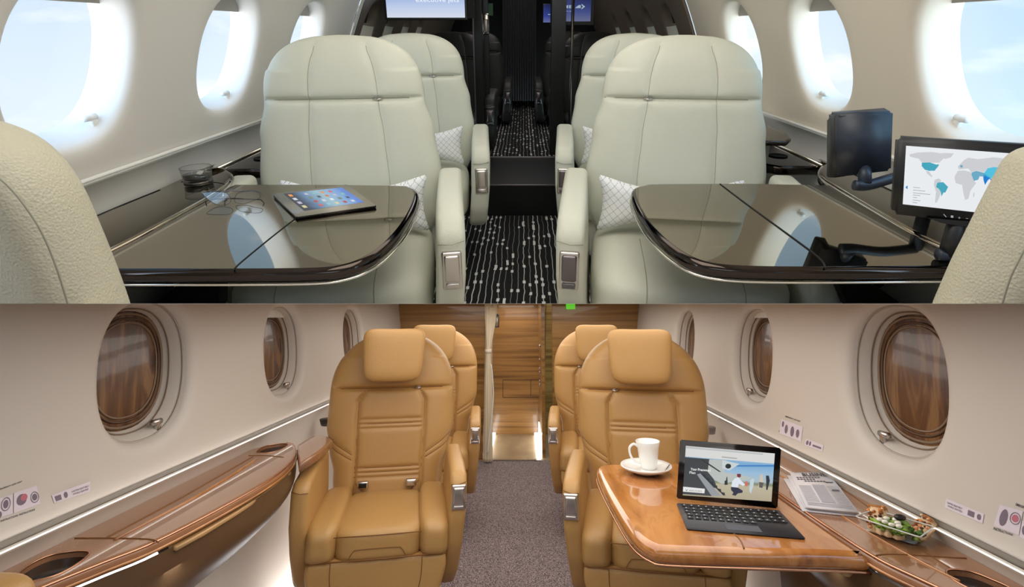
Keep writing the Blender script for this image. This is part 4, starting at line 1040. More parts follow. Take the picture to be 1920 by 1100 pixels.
# right console
innerR = cat(zpts([(1392, 846), (1376, 852), (1374, 862), (1402, 884), (1463, 928), (1560, 995), (1640, 1046), (1720, 1085), (1830, 1136)]), 5)
ws = LW[1]
poly = [Vector((ws, innerR[-1].y, H)), Vector((ws, innerR[0].y + .06, H))] + innerR
hC = [pZ(x, y, H) for x, y in ((1774, 1072), (1786, 1067), (1820, 1071), (1860, 1086), (1900, 1106), (1880, 1120), (1830, 1108), (1790, 1088))]
t = thing('side_console', (1.0, 1.5, .4), 0, 'glossy brown wooden console along the right lower wall under newspaper and salad', 'console')
tabletop('console_top', poly, H, .032, .012, ledgewood, t, [cat(hC, 4, True)], .06)
mesh('cup_well', loft([[p + Vector((0, 0, -.012)) for p in cat(hC, 4, True)], [p + Vector((0, 0, -.013)) for p in cat(hC, 4, True)]]), black, t)
mesh('cup_rim', tube(cat(hC, 4, True), .002, 6, closed=True), copper, t)
mesh('edge_rail', tube([p + Vector((.003, 0, .0005)) for p in innerR], .003, 6), copper, t)
mesh('edge_rail', tube([p + Vector((-.004, 0, -.018)) for p in innerR], .0035, 6), tablewood, t)
seamline(zpts([(1638, 1046), (1650, 1040), (1700, 1040), (1812, 1047)]), H + .0006, .0016, seamB, t)
seamline(zpts([(1420, 868), (1470, 895), (1560, 955), (1640, 1005), (1740, 1060), (1800, 1090)]), H + .0006, .0025, tablewood, t, 'inlay_band')
seamline(zpts([(1500, 870), (1600, 930), (1722, 1025), (1780, 1064)]), H + .0006, .0012, seamB, t)
def low_r(p, k):
    drop = .17 + .10 * math.sin(max(0, min(1, (2.2 - p.y) / 1.0)) * PI / 2)
    return Vector((p.x + (.985 - p.x) * k ** 3, p.y, H - .032 - drop * k))
R = [[low_r(p + Vector((-.012 * math.sin(k * PI), 0, 0)), k) for p in innerR] for k in [i / 10 for i in range(11)]]
mesh('console_body', loft(R, cap=False, closed=False), brownl, t)
tabletop('pull_leaf', zpts([(1525, 1030), (1556, 1038), (1607, 1058), (1606, 1064), (1592, 1074), (1582, 1072), (1535, 1046)], H - .045), H - .045, .010, .004, MATS['light_veneer'], t)
ledc = [pZ(x, y, H - .036) for x, y in ((1646, 1067), (1680, 1084), (1720, 1101), (1780, 1126))]
mesh('light_strip', tube(cat(ledc, 4), .010, 8, flat=.5), led, t)
# fold-out table on the right
TB = [(1265, 867), (1180, 868), (1135, 869), (1121, 873), (1119, 882), (1130, 908), (1150, 944), (1172, 980), (1192, 1004), (1218, 1020), (1250, 1027), (1400, 1032), (1560, 1036), (1628, 1040)]
pT = cat(zpts(TB), 4); iR = [Vector((p.x - .003, p.y, H)) for p in innerR[::-1] if pZ(1628, 1040, H).y < p.y < 1.95]
t = thing('fold_out_table', (.6, 1.6, H - .05), 0, 'polished walnut fold-out table carrying the cup and laptop', 'table')
tabletop('table_top', pT + iR, H, .038, .018, tablewood, t)
seamline(zpts([(1330, 960), (1365, 992), (1386, 1010), (1395, 1028)]), H + .0006, .0018, seamB, t)
mesh('table_rim', tube([Vector((p.x, p.y, H - .036)) for p in pT[10:]], .003, 6), copper, t)
mesh('table_support', box((.80, 1.55, .35), (.93, 1.80, H - .04), .01), brownl, t)

# cup and saucer
c = pZ(1212, 886, H); r = .5 * (pZ(1261, 886, H + .015) - pZ(1163, 886, H + .015)).length
t = thing('saucer', c, 0, 'round white saucer under the coffee cup on the walnut table', 'saucer')
mesh('saucer_dish', lathe([(.001, .003), (r * .40, .003), (r * .45, .001), (r * .55, .003), (r * .92, .017), (r, .023), (r * .985, .026), (r * .88, .021), (r * .52, .008), (r * .42, .007), (.001, .007)], c, 48), china, t)
cb = pZ(1217, 882, H) + Vector((0, 0, .007)); r = .5 * (pZ(1243.5, 845, H + .085) - pZ(1195, 845, H + .085)).length; hh_ = .088
t = thing('coffee_cup', cb, 0, 'white china coffee cup with handle standing on the saucer', 'cup')
mesh('cup_body', lathe([(.001, 0), (r * .55, 0), (r * .60, .003), (r * .66, .012), (r * .78, .04), (r * .86, hh_ * .75), (r * .98, hh_), (r * .95, hh_ + .001), (r * .82, hh_ * .75), (r * .74, .04), (r * .55, .012), (.001, .008)], cb, 48), china, t)
hp = [Vector((-r * .80, 0, .070)), Vector((-r * 1.15, 0, .078)), Vector((-r * 1.50, 0, .066)), Vector((-r * 1.46, 0, .044)), Vector((-r * 1.15, 0, .024)), Vector((-r * .66, 0, .018))]
mesh('handle', tube([cb + p for p in cat(hp, 5)], .0042, 10), china, t)
mesh('coffee', lathe([(.001, .05), (r * .77, .05), (r * .77, .051), (.001, .051)], cb, 32), mat('pale_coffee', (206, 196, 176), .2), t)
sp = [c + Vector((.03, -.055, .012)), c + Vector((.045, -.04, .014)), c + Vector((.075, -.01, .024))]
t = thing('teaspoon', c + Vector((.03, -.05, .01)), 0, 'small metal teaspoon lying on the white saucer', 'spoon')
mesh('spoon_bowl', puff(c + Vector((.026, -.058, .014)), (.016, .009, .003), 2.2, 5), chrome, t)
mesh('spoon_handle', tube([c + Vector((.036, -.052, .015)), c + Vector((.055, -.036, .017)), c + Vector((.078, -.010, .028))], .0018, 6), chrome, t)

# laptop
bl_, br_ = pZ(1268.5, 936, H + .008), pZ(1458.5, 955, H + .008)
hd = (br_ - bl_); fwd = Vector((-hd.y, hd.x, 0)).normalized(); upv = (Vector((0, 0, 1)) * math.cos(.30) + fwd * math.sin(.30)).normalized(); nn = hd.cross(upv).normalized()
def onS(px, py, off=0): return pP(px, py, bl_ + nn * off, nn)
c4 = [onS(1268.5, 934), onS(1458, 953), onS(1465, 839), onS(1275, 823.5)]
t = thing('laptop', (bl_ + br_) / 2 - Vector((0, 0, .008)), 0, 'open black detachable laptop showing a web page with an aircraft photo', 'laptop')
scr = mesh('screen_case', quadslab(c4, .009, .003), mat('laptop_black', (12, 12, 14), .15), t)
P_ = Pic(onS(1280, 928), onS(1446.5, 940), onS(1453, 846.6), onS(1286, 835.5), lift=.0005)
U = lambda c_, i=[0]: lit('picture_tone_%d_%d_%d' % c_, c_, .9)
mesh('display', P_.rect(0, 0, 1, .80, 1), uvramp('web_sky', [(0, (180, 168, 140)), (.30, (196, 186, 160)), (.36, (120, 134, 100)), (.42, (176, 196, 206)), (.6, (160, 196, 226)), (.8, (120, 176, 220)), (.9, (170, 200, 224)), (1, (206, 220, 230))], 1, .85), scr, smooth=False, uv=[(0, 0), (1, 0), (1, .9), (0, .9)])
def zl(pts):  # zoom coordinates of the laptop close-up to screen u,v
    out = []
    a, b, d = P_.q[0], P_.q[1], P_.q[3]
    for x, y in pts:
        p = pP(1260 + x / 7.586, 815 + y / 7.586, a, P_.n) - a; w_, h_ = b - a, d - a
        a11, a12, a22 = w_.dot(w_), w_.dot(h_), h_.dot(h_); b1, b2 = p.dot(w_), p.dot(h_); dt = a11 * a22 - a12 * a12
        out.append((max(0, min(1, (b1 * a22 - b2 * a12) / dt)), max(0, min(1, (b2 * a11 - b1 * a12) / dt))))
    return out
def pic(nm, pts, c_, k): mesh(nm, P_.poly(zl(pts), k), U(c_), scr, smooth=False)
pic('browser_bar', [(190, 150), (1465, 240), (1455, 390), (185, 305)], (222, 222, 220), 2)
pic('browser_tab', [(200, 165), (1250, 240), (1250, 262), (200, 190)], (190, 194, 196), 3)
pic('page_heading', [(690, 296), (900, 314), (900, 330), (690, 312)], (170, 172, 172), 3)
pic('fuselage_shade', [(180, 315), (560, 340), (700, 480), (560, 560), (620, 700), (560, 870), (140, 840)], (58, 62, 66), 2)
pic('fuselage_belly', [(520, 340), (760, 350), (730, 520), (1100, 590), (1100, 620), (700, 690), (600, 640), (500, 520)], (188, 194, 190), 3)
pic('engine_nacelle', [(700, 350), (940, 400), (800, 500), (700, 470)], (206, 214, 216), 4)
mesh('engine_intake', P_.poly([(u, v) for u, v in zl([(783 + 40 * math.cos(a), 436 + 36 * math.sin(a)) for a in [i * PI / 8 for i in range(16)]])], 5), U((24, 36, 40)), scr, smooth=False)
pic('wing_shadow', [(400, 350), (440, 350), (690, 520), (660, 520)], (40, 46, 50), 4)
pic('cloud_band', [(830, 420), (1440, 410), (1440, 432), (900, 440)], (60, 128, 196), 2)
pic('air_stair', [(350, 560), (400, 545), (700, 865), (560, 865)], (150, 154, 160), 5)
for k in range(6): pic('stair_tread', [(400 + k * 55, 545 + k * 52), (470 + k * 55, 560 + k * 52), (480 + k * 55, 610 + k * 50), (450 + k * 55, 600 + k * 52)], (30, 38, 48), 6)
pic('landing_gear', [(740, 650), (760, 640), (765, 590), (775, 590), (780, 640), (785, 705), (740, 708)], (36, 40, 40), 5)
pic('crew_shirt', [(880, 610), (930, 595), (975, 650), (1030, 700), (1000, 720), (940, 690), (930, 745), (835, 735), (845, 660)], (226, 234, 244), 6)
pic('crew_trousers', [(830, 735), (930, 745), (1000, 790), (995, 820), (930, 830), (900, 865), (850, 850), (870, 820), (835, 780)], (24, 28, 58), 6)
pic('crew_hair', [(910, 545), (960, 545), (965, 585), (940, 600), (910, 585)], (120, 40, 48), 7)
pic('child_figure', [(1095, 640), (1120, 610), (1150, 620), (1145, 720), (1115, 830), (1090, 790)], (196, 214, 222), 6)
pic('red_gift', [(1020, 660), (1060, 650), (1065, 720), (1030, 730)], (210, 110, 96), 7)
pic('woman_figure', [(1230, 560), (1260, 540), (1275, 600), (1290, 690), (1250, 760), (1215, 740), (1220, 640)], (206, 196, 180), 6)
pic('woman_skirt', [(1220, 660), (1290, 670), (1270, 750), (1225, 740)], (90, 84, 82), 7)
pic('man_figure', [(1310, 565), (1350, 565), (1370, 640), (1345, 780), (1325, 770), (1320, 660)], (34, 38, 48), 6)
pic('white_caption_box', [(148, 735), (465, 765), (460, 830), (143, 805)], (236, 236, 234), 6)
(u0, v0), (u1, v1) = zl([(262, 480), (520, 500)])
mesh('headline_text', textpic(P_, 'Your Preowned', u0, v0 - .03, .23, .05, 7, .03), U((236, 238, 236)), scr, smooth=False)
mesh('headline_text', textpic(P_, 'Plan', u0 - .01, v0 - .10, .07, .05, 7, .03), U((214, 218, 214)), scr, smooth=False)
(u0, v0), = zl([(185, 800)])
mesh('caption_arrow', P_.poly([(u0, v0 + .05), (u0 + .018, v0 + .02), (u0 + .036, v0 + .05), (u0 + .018, v0)], 8), U((60, 64, 66)), scr, smooth=False)
mesh('caption_text', textpic(P_, 'AERODIEN', u0 + .045, v0 + .004, .15, .035, 8, .0), U((110, 112, 112)), scr, smooth=False)
kb = [pZ(1288, 989, H + .006), pZ(1510, 1007, H + .006), pZ(1462, 956, H + .006), pZ(1268.5, 942, H + .006)]
kbd = mesh('keyboard_deck', quadslab(kb, .006, .002), mat('laptop_deck', (52, 52, 58), .45), t)
K_ = Pic(*kb, lift=.0006); keym = mat('laptop_key', (38, 38, 42), .35); keyl = mat('key_legend', (190, 188, 190), .5)
mesh('touchpad', K_.rect(.36, .05, .66, .26, 1), mat('touchpad_grey', (74, 74, 82), .4), kbd, smooth=False)
for rr_ in range(5):
    for q in range(13 if rr_ else 9):
        u = .04 + q * .0715 + (rr_ % 2) * .008; v = .34 + rr_ * .125
        if u > .93: continue
        a, b, c_, d_ = [K_.p(*w_, 1) for w_ in ((u, v), (u + .056, v), (u + .056, v + .09), (u, v + .09))]
        dz = Vector((0, 0, .0018))
        ke = mesh('key', quadslab([p + dz for p in (a, b, c_, d_)], .0018, .0005), keym, kbd, smooth=False)
        mesh('key_legend', [(K_.p(u + .018, v + .03, 1) + dz * 1.2), (K_.p(u + .034, v + .03, 1) + dz * 1.2), (K_.p(u + .034, v + .062, 1) + dz * 1.2), (K_.p(u + .018, v + .062, 1) + dz * 1.2)] and ([K_.p(a_, b_, 1) + dz * 1.2 for a_, b_ in ((u + .018, v + .03), (u + .032, v + .03), (u + .032, v + .058), (u + .018, v + .058))], [(0, 1, 2, 3)]), keyl, ke, smooth=False)

# newspapers
def paperq(pts, z, th, nm_lab, headline=False):
    q = zpts(pts, z); t = thing('newspaper', sum(q, Vector()) / 4 - Vector((0, 0, th)), 0, nm_lab, 'newspaper')
    mesh('folded_pages', quadslab(q, th, .0006), paper, t); return t, Pic(*q, lift=.0005)
t, _ = paperq([(1504, 956), (1608, 967), (1575, 912), (1469, 896)], H + .004, .0035, 'lower white newspaper sticking out beneath the front page one')
t, _ = paperq([(1508, 950), (1606, 962), (1560, 900), (1476, 890)], H + .009, .004, 'middle white newspaper in the little stack on the right console')
t, N_ = paperq([(1511, 949), (1610, 959), (1552, 884), (1481, 885)], H + .015, .005, 'top newspaper with a large black headline BUSINE on the right console')
mesh('masthead', textpic(N_, 'BUSINE', .28, .85, .60, .10, 4, .015), inkd, t, smooth=False)
mesh('masthead_rule', N_.rect(.10, .978, .95, .985, 2), ink, t, smooth=False)
for k, (a, b, h_) in enumerate(((.10, .70, .035), (.10, .62, .035), (.25, .80, .035))): mesh('headline', join(*[N_.rect(a + j * .075, .80 - k * .055, a + j * .075 + .058, .80 - k * .055 + h_ * .8, 2) for j in range(int((b - a) / .075))]), ink, t, smooth=False)
mesh('news_photo', N_.rect(.38, .14, .66, .60, 2), greyblk, t, smooth=False)
for cu_ in ((.06, .34), (.70, .96)):
    mesh('text_column', join(*[N_.rect(cu_[0], .14 + i * .032, cu_[1], .148 + i * .032, 2) for i in range(14)]), greyblk, t, smooth=False)
mesh('text_column', join(*[N_.rect(.06, .04 + i * .03, .96, .05 + i * .03, 2) for i in range(3)]), greyblk, t, smooth=False)
mesh('subheading', join(N_.rect(.74, .66, .92, .685, 3), N_.rect(.76, .44, .93, .47, 3)), ink, t, smooth=False)

# salad tray
t = thing('salad_tray', pZ(1680, 1000, H), 0, 'clear plastic takeaway tray on the right console holding the salad', 'tray')
rb = [pZ(1622, 994, H + .002), pZ(1716, 1021, H + .002), pZ(1740, 1003, H + .002), pZ(1655, 978, H + .002)]
rt = [pZ(1604, 968, H + .042), pZ(1725, 1007, H + .042), pZ(1752, 987, H + .042), pZ(1638, 955, H + .042)]
def rr(q, k=.22, n=5):
    out = []
    for i in range(4):
        p, a, b = q[i], q[i - 1], q[(i + 1) % 4]; u_ = p + (a - p) * k * .4; w_ = p + (b - p) * k * .2
        for j in range(n + 1): s_ = j / n; out.append(u_ * (1 - s_) ** 2 + p * 2 * s_ * (1 - s_) + w_ * s_ ** 2)
    return out
def lerp(A, B, k): return [a * (1 - k) + b * k for a, b in zip(A, B)]
trm = glassmat('clear_plastic', (.93, .95, .95, 1), 1.5, .10)
mesh('tray_shell', loft([rr(lerp(rb, rt, 0)), rr(lerp(rb, rt, .15)), rr(lerp(rb, rt, 1))], cap=False), trm, t)
mesh('tray_rim', tube(rr(rt), .0016, 6, closed=True), mat('tray_rim_plastic', (205, 210, 205), .15), t); mesh('tray_base', loft([rr(lerp(rb, rt, 0)), rr(lerp(rb, rt, .03))]), MATS['tray_rim_plastic'], t)
def tp_(u, v, z):
    k = (z - H) / .042; q = lerp(rb, rt, k); p = (q[0] * (1 - u) + q[1] * u) * (1 - v) + (q[3] * (1 - u) + q[2] * u) * v; return Vector((p.x, p.y, z))
greens = [mat('leaf_green_%d' % i, c_, .5) for i, c_ in enumerate(((104, 150, 44), (138, 180, 62), (72, 116, 36), (168, 196, 92)))]
for i in range(110):
    u, v = random.uniform(.04, .96), random.uniform(.02, .95); z = H + .010 + random.uniform(0, .024) ; c = tp_(u, v, z); R_ = Matrix.Rotation(random.uniform(0, 6.3), 4, 'Z') @ Matrix.Rotation(random.uniform(-.9, .9), 4, 'X'); s_ = random.uniform(.010, .017)
    if .05 < u < .29 and v < .6 and random.random() < .85: continue
    if u > .74 and v < .6 and random.random() < .7: continue
    lv = []
    for j in range(10):
        a = 2 * PI * j / 10; k = 1 + .25 * math.sin(3 * a + i); lv.append(c + R_ @ Vector((s_ * k * math.cos(a), s_ * .6 * k * math.sin(a), .004 * math.cos(2 * a))))
    top = c + R_ @ Vector((0, 0, .004)); V_ = lv + [top, c - Vector((0, 0, .001))]
    o = mesh('salad_leaf', (V_, [(j, (j + 1) % 10, 10) for j in range(10)] + [((j + 1) % 10, j, 11) for j in range(10)]), random.choice(greens))
    tag(o, 'torn green salad leaf lying in the clear tray', 'leaf', 'salad leaves in the tray')
crustm = mat('browned_crust', (176, 116, 52), .6); crumb = mat('pale_bread_crumb', (230, 196, 156), .7)
topm = [mat('topping_%d' % i, c_, .5) for i, c_ in enumerate(((214, 130, 60), (150, 84, 36), (240, 214, 176), (84, 50, 34), (232, 170, 120)))]
def slice_(q, label):
    # q: bottom-left, bottom-right, top-right, top-left of the slice's visible face
    a, b, c_, d_ = q; cen = sum(q, Vector()) / 4
    t = thing('bread_slice', Vector((cen.x, cen.y, min(p.z for p in q))), 0, label, 'bread')
    mesh('bread_body', quadslab(q, .016, .005), crumb, t); P2 = Pic(a, b, c_, d_)
    mesh('browned_edge', quadslab([P2.p(-.02, .88, 1.5), P2.p(1.02, .88, 1.5), P2.p(1.02, 1.03, 1.5), P2.p(-.02, 1.03, 1.5)], .018, .003), crustm, t)
    for i in range(30):
        u, v = random.uniform(.06, .94), random.uniform(.05, .97); s_ = random.uniform(.0022, .0048)
        mesh('topping_piece', puff(P2.p(u, v, 2), (s_ * 1.3, s_, s_ * .9), 2.4, 2), random.choice(topm), t)
def lpt(px, py, z): return pZ(px, py, z)
b0, b1 = tp_(.05, .04, H + .010), tp_(.36, .04, H + .010)
def lean(p, px, py, back=.02): return pD(px, py, p.y + back)
slice_([b0, b1, lean(b1, 1662, 950, .035), lean(b0, 1628, 944, .035)], 'left slice of seeded bread standing up in the salad tray')
b0, b1 = tp_(.70, .60, H + .020), tp_(.98, .35, H + .020)
slice_([b0, b1, lean(b1, 1758, 973, .025), lean(b0, 1728, 962, .02)], 'right slice of seeded bread leaning on the tray corner')
for i, (u, v) in enumerate(((.30, .35), (.40, .30), (.52, .25), (.34, .6), (.55, .5), (.62, .3), (.46, .7))):
    tag(mesh('cheese_crumble', puff(tp_(u, v, H + .042), (.007, .005, .004), 2.6, 3), mat('white_cheese', (238, 236, 222), .6)), 'white crumbled cheese piece on top of the salad', 'cheese', 'cheese crumbles on the salad')
for i, (u, v) in enumerate(((.36, .06), (.50, .06), (.66, .08))):
    tag(mesh('bread_cube', box(tp_(u, v, H + .014) - Vector((.011, .008, .006)), tp_(u, v, H + .014) + Vector((.011, .008, .008)), .003), crumb), 'pale toasted bread cube at the front of the salad tray', 'crouton', 'bread cubes in the salad')
tag(mesh('black_olive', puff(tp_(.50, .85, H + .048), (.013, .009, .007), 2.3, 5), mat('olive_black', (34, 30, 34), .25)), 'black olive at the back edge of the salad', 'olive')

# safety stickers on the side walls
def sticker(side, corners, label, extra):
    X = XB[side]; q = [onwall(x, y, X, side, .0012) for x, y in corners]
    t = thing('safety_sticker', sum(q, Vector()) / 4, 0, label, 'sticker')
    mesh('sticker_film', (q, [(0, 1, 2, 3)]), decal, t, smooth=False)
    P3 = Pic(*q, lift=.0006 * (1 if (q[1] - q[0]).cross(q[3] - q[0]).x * side < 0 else -1))
    for i, (kind, a) in enumerate(extra):
        if kind == 'e': mesh('pictogram', P3.ell(*a[:4], 1 + i * .02, 14), a[4], t, smooth=False)
        elif kind == 'r': mesh('pictogram', P3.rect(*a[:4], 1 + i * .02), a[4], t, smooth=False)
        elif kind == 't': mesh('notice_text', textpic(P3, a[0], *a[1:5], 2, .01), ink, t, smooth=False)
        elif kind == 'o':
            u, v, ru, rv, m = a; out = [(u + ru * math.cos(2 * PI * j / 16), v + rv * math.sin(2 * PI * j / 16)) for j in range(17)]; inn = [(u + ru * .86 * math.cos(2 * PI * j / 16), v + rv * .86 * math.sin(2 * PI * j / 16)) for j in range(17)]
            mesh('pictogram', P3.poly(out + inn[::-1], 1 + i * .02), m, t, smooth=False)
# coordinates: bottom-left, bottom-right, top-right, top-left as seen
sticker(-1, [(102, 943), (169, 921), (169, 902), (97, 928)], 'long narrow sticker with two pictograms above the left console', [('r', (.05, .15, .20, .75, pict)), ('e', (.32, .5, .05, .35, pict)), ('t', ('FASTEN SEAT BELT', .48, .52, .48, .18)), ('t', ('WHILE SEATED', .50, .22, .44, .18))])
sticker(-1, [(26, 962), (76, 944), (69, 910), (26, 924)], 'square safety sticker with a red mark in a grey oval, left wall', [('e', (.30, .55, .20, .28, pict)), ('e', (.40, .62, .14, .18, pictr)), ('e', (.82, .45, .10, .18, pict)), ('o', (.82, .45, .17, .30, pict))])
sticker(-1, [(-6, 972), (24, 962), (24, 926), (-6, 936)], 'safety sticker cut by the left edge of the picture', [('e', (.55, .6, .16, .22, pict)), ('o', (.55, .6, .3, .36, pict)), ('e', (.1, .15, .2, .2, pict))])
sticker(1, [(1771, 951), (1842, 981), (1845, 963), (1774, 934)], 'long narrow sticker with two pictograms above the right console', [('t', ('FASTEN SEAT BELT', .06, .55, .42, .18)), ('t', ('WHILE SEATED', .08, .25, .40, .18)), ('r', (.62, .22, .78, .78, pict)), ('e', (.9, .5, .05, .3, pict))])
sticker(1, [(1863, 985), (1910, 1003), (1918, 958), (1875, 946)], 'square safety sticker with a grey figure and red circle, right wall', [('e', (.30, .50, .16, .38, pict)), ('e', (.76, .62, .14, .16, pictr)), ('o', (.76, .62, .22, .26, pict))])
sticker(1, [(1911, 1006), (1940, 1018), (1944, 985), (1917, 975)], 'safety sticker cut by the right edge of the picture', [('e', (.3, .5, .2, .3, pict))])
sticker(1, [(1461, 812), (1502, 828), (1505, 800), (1465, 785)], 'square sticker with four small grey figures above the newspaper', [('e', (.12, .7, .05, .2, pict)), ('e', (.30, .45, .07, .3, pict)), ('e', (.58, .45, .08, .35, pict)), ('e', (.82, .45, .07, .28, pict))])
sticker(1, [(1508, 834), (1542, 846), (1544, 834), (1511, 822)], 'tiny narrow sticker above the newspaper', [('e', (.14, .5, .07, .35, pict)), ('e', (.30, .5, .05, .35, pict)), ('r', (.45, .25, .92, .55, pict))])
# engraved notices printed straight on the wall
def notice(side, corners, txt, label):
    X = XB[side]; q = [onwall(x, y, X, side, .0012) for x, y in corners]
    P3 = Pic(*q, lift=0); tag(mesh('printed_notice', textpic(P3, txt, 0, 0, 1, .8, 0, .02), inkd, smooth=False), label, 'notice')
notice(-1, [(-8, 921), (42, 903), (42, 900), (-8, 917)], 'EMERGENCY LIFE VEST', 'dark printed line above the square sticker on the left wall')
notice(-1, [(37, 966), (66, 956), (65, 952), (36, 962)], 'INSTRUCTIONS', 'dark printed line under the square sticker on the left wall')
notice(-1, [(2, 978), (34, 967), (33, 963), (1, 974)], 'INSTRUCTIONS', 'dark printed line under the sticker cut by the left edge')
notice(1, [(1862, 992), (1898, 1004), (1900, 1000), (1864, 986)], 'INSTRUCTIONS', 'dark printed line under the square sticker on the right wall')
notice(1, [(1904, 947), (1945, 962), (1946, 957), (1905, 941)], 'EMERGENCY LIFE VEST', 'dark printed line above the square sticker on the right wall')
notice(1, [(1472, 781), (1500, 791), (1501, 788), (1473, 778)], 'EMERGENCY LIFE VEST', 'dark printed line above the four-figure sticker')
notice(1, [(1460, 809), (1499, 825), (1500, 821), (1461, 805)], 'INSTRUCTIONS FOR USE', 'dark printed line under the four-figure sticker')
# small slots and wall knobs
def slot(side, p, q, label):
    x = side * (LW[side] - .022)
    a, b = pX(*p, x), pX(*q, x)
    tag(mesh('air_slot', tube([a, b], .0045, 8), mat('slot_grey', (150, 142, 136), .6)), label, 'slot')
slot(-1, (565, 783), (590, 772), 'thin dark slot in the wall panel behind the left console')
slot(1, (1349, 784), (1374, 795), 'thin dark slot in the wall panel behind the laptop')
a = pX(616, 785, -1.02); tag(mesh('wall_cup_holder', join(lathe([(.001, -.035), (.035, -.03), (.045, .0), (.001, .0)], a, 24)), mat('dark_brown_holder', (40, 24, 16), .4)), 'dark round cup holder on the wall beside the left tan seat', 'cup holder')
a = pX(1328, 800, .93); tag(mesh('wall_cup_holder', join(lathe([(.001, -.035), (.030, -.03), (.036, .0), (.001, .0)], a, 24)), mat('grey_holder', (140, 132, 130), .4)), 'grey round holder on the wall beside the right tan seat', 'cup holder')
# edge of a near seat at the lower left corner
t = thing('near_seat', pD(10, 1120, .95), 0, 'corner of a near tan leather seat at the bottom left of the picture', 'seat')
c = pD(-45, 1158, 1.0); mesh('backrest_corner', puff(c, (.075, .05, .06), 3.2, 10), tan, t)

# =====================================================================================  DIVIDING SHEET, LIGHTS, CAMERA
aB = math.atan((CY - HZ['B'][0]) / FO); aA = math.atan((CY - HZ['A'][0]) / FO); EB = HZ['B'][1]
eye = Vector((0, 0, EB))
el = -aB - math.atan((569.2 - CY) / FO)           # elevation of the dividing plane through the eye
dirP = Vector((0, math.cos(el), math.sin(el))); nP = Vector((0, -math.sin(el), math.cos(el)))
TA = Matrix.Translation(eye) @ Matrix.Rotation(aA - aB, 4, 'X') @ Matrix.Translation(Vector((0, 0, -HZ['A'][1])))
cab = 'W'
def dp(x, d, h): return eye + dirP * d + nP * h + Vector((x, 0, 0))
th = .0002
g = ([dp(-1.3, .75, -th), dp(1.3, .75, -th), dp(1.3, 7.6, -th), dp(-1.3, 7.6, -th), dp(-1.3, .75, th), dp(1.3, .75, th), dp(1.3, 7.6, th), dp(-1.3, 7.6, th)],
     [(0, 3, 2, 1), (4, 5, 6, 7), (0, 1, 5, 4), (1, 2, 6, 5), (2, 3, 7, 6), (3, 0, 4, 7)])
divider = struct('dividing_sheet', g, mat('matt_divider', (205, 200, 194), .9), smooth=False)  # unseen sheet added to keep the cabins' light apart

bpy.context.view_layer.update()
for o, c_ in TOPS:
    o.matrix_world = (TA @ ABS[o]) if c_ == 'A' else ABS[o]
bpy.context.view_layer.update()
# cut both cabins off at the dividing plane
for o, c_ in list(TOPS):
    if c_ == 'W': continue
    sgn = 1 if c_ == 'A' else -1
    stack = [o]; fam = []
    while stack: q = stack.pop(); fam.append(q); stack.extend(q.children)
    for q in reversed(fam):
        if q.type != 'MESH': continue
        M = q.matrix_world
        dd = [((M @ Vector(v)) - eye).dot(nP) * sgn for v in q.bound_box]
        if min(dd) >= 3e-4: continue
        if max(dd) <= 3e-4 and not q.children: bpy.data.objects.remove(q); continue
        if q.data.users > 1: q.data = q.data.copy()
        Mi = M.inverted(); co = Mi @ (eye + nP * (sgn * 3e-4)); no = (M.to_3x3().transposed() @ nP).normalized()
        bm = bmesh.new(); bm.from_mesh(q.data)
        bmesh.ops.bisect_plane(bm, geom=bm.verts[:] + bm.edges[:] + bm.faces[:], plane_co=co, plane_no=no, clear_outer=sgn < 0, clear_inner=sgn > 0, dist=1e-6)
        empty_ = len(bm.faces) == 0
        bm.to_mesh(q.data); bm.free()
        if empty_ and not q.children: bpy.data.objects.remove(q)
    try:
        if o.type == 'EMPTY' and not o.children: bpy.data.objects.remove(o)
    except ReferenceError: pass

def arealight(name, c_, loc, target, size, power, colr=(1, 1, 1)):
    l = bpy.data.lights.new(name, 'AREA'); l.shape = 'RECTANGLE'; l.size, l.size_y = size; l.energy = power; l.color = colr
    o = bpy.data.objects.new(name, l); col.objects.link(o)
    loc, target = Vector(loc), Vector(target)
    if c_ == 'A': loc, target = TA @ loc, TA @ target
    o.location = loc; o.rotation_euler = (target - loc).to_track_quat('-Z', 'Y').to_euler(); return o
# upper cabin: unseen wash lights put into the ceiling, above the frame
arealight('unseen_area_lamp', 'A', (0, 1.1, 1.78), (0, 1.25, 0), (1.0, 1.2), 14, (1, .94, .84))
arealight('unseen_area_lamp', 'A', (0, 2.4, 1.78), (0, 2.4, 0), (.9, .8), 5, (1, .93, .82))
arealight('unseen_area_lamp', 'A', (0, 4.9, 1.78), (0, 4.9, 0), (.5, 2.2), 6, (1, .96, .92))  # added to lift the dark aft end and its door
# lower cabin: area lights added under the dividing sheet
arealight('unseen_area_lamp', 'B', dp(0, 1.7, -.012), dp(0, 1.7, -1), (1.5, 1.6), 16, (1, .95, .89))
arealight('unseen_area_lamp', 'B', dp(0, 3.6, -.012), dp(0, 3.6, -1), (1.5, 1.6), 16, (1, .95, .89))
arealight('unseen_area_lamp', 'B', dp(-.08, 5.3, -.012), dp(-.08, 5.3, -1), (.4, .5), 2.6, (1, .93, .84))
arealight('ledge_lamp', 'B', (-.85, 1.4, .60), (-.80, 1.4, 0), (.05, 1.2), 1.0, (.95, .97, 1))
arealight('ledge_lamp', 'B', (.80, 1.4, .60), (.75, 1.4, 0), (.05, 1.2), 1.0, (.95, .97, 1))

for s_ in (-1, 1):
    arealight('cove_lamp', 'B', (s_ * (XB[s_](.75) - .012), 1.9, (.735 if s_ < 0 else .713)), (s_ * (XB[s_](.75) + .0), 1.9, 1.6), (.006, 5.4), 1.3, (1, .97, .93)).rotation_euler = (PI, 0, 0)
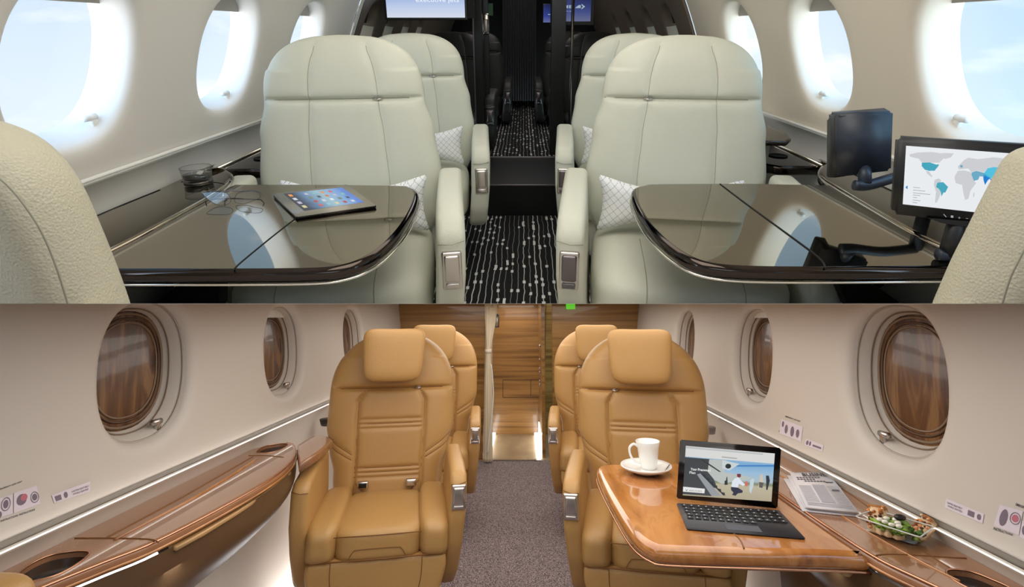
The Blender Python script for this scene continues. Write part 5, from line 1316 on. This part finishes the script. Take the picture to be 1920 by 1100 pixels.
# sky
w = bpy.data.worlds.new('sky'); sc.world = w; w.use_nodes = True; nt = w.node_tree; bg = nt.nodes['Background']
tc = nt.nodes.new('ShaderNodeTexCoord'); sp = nt.nodes.new('ShaderNodeSeparateXYZ')
rot = nt.nodes.new('ShaderNodeVectorRotate'); rot.rotation_type = 'X_AXIS'; rot.inputs['Angle'].default_value = -(aA - aB)
nt.links.new(tc.outputs['Generated'], rot.inputs['Vector']); nt.links.new(rot.outputs[0], sp.inputs[0])
base = ramp(nt, math_node(nt, 'MULTIPLY_ADD', sp.outputs[2], .5, .5), [(.30, (238, 243, 248)), (.44, (222, 234, 245)), (.52, (206, 223, 240)), (.60, (176, 208, 234)), (1, (110, 165, 215))])
nz = nt.nodes.new('ShaderNodeTexNoise'); nz.inputs['Scale'].default_value = 4.5; nz.inputs['Detail'].default_value = 7
mp = nt.nodes.new('ShaderNodeMapping'); mp.inputs['Scale'].default_value = (1, 1, 3.2); nt.links.new(rot.outputs[0], mp.inputs[0]); nt.links.new(mp.outputs[0], nz.inputs['Vector'])
cl = ramp(nt, nz.outputs[0], [(.52, (0, 0, 0)), (.72, (255, 255, 255))])
mx = nt.nodes.new('ShaderNodeMix'); mx.data_type = 'RGBA'; nt.links.new(cl, mx.inputs[0]); nt.links.new(base, mx.inputs[6]); mx.inputs[7].default_value = (1, 1, 1, 1)
m2 = nt.nodes.new('ShaderNodeMix'); m2.data_type = 'RGBA'; m2.blend_type = 'MULTIPLY'; m2.inputs[7].default_value = (.66, .93, .95, 1)
nt.links.new(math_node(nt, 'MINIMUM', math_node(nt, 'MAXIMUM', math_node(nt, 'MULTIPLY', math_node(nt, 'SUBTRACT', sp.outputs[0], .55), 3.5), 0), 1), m2.inputs[0])
nt.links.new(mx.outputs[2], m2.inputs[6]); nt.links.new(m2.outputs[2], bg.inputs[0])
# added glow: sky behind the camera brightened to whiten the window reveals
glow = math_node(nt, 'MINIMUM', math_node(nt, 'MAXIMUM', math_node(nt, 'MULTIPLY_ADD', sp.outputs[1], -3, .1), 0), 1)
st = math_node(nt, 'MULTIPLY_ADD', glow, 5.0, 1.2)
nt.links.new(st, bg.inputs[1])

cam = bpy.data.cameras.new('camera'); co_ = bpy.data.objects.new('camera', cam); col.objects.link(co_); sc.camera = co_
cam.sensor_width = 36; cam.lens = FO / 1920 * 36; cam.clip_start = .02
cam.shift_x = (960 - CX) / 1920; cam.shift_y = (CY - 550) / 1920
co_.location = eye; co_.rotation_euler = (PI / 2 - aB, 0, 0)
sc.view_settings.view_transform = 'Standard'; sc.view_settings.look = 'None'; sc.view_settings.gamma = 1; sc.view_settings.exposure = 0
try: sc.view_settings.use_curve_mapping = False
except Exception: pass
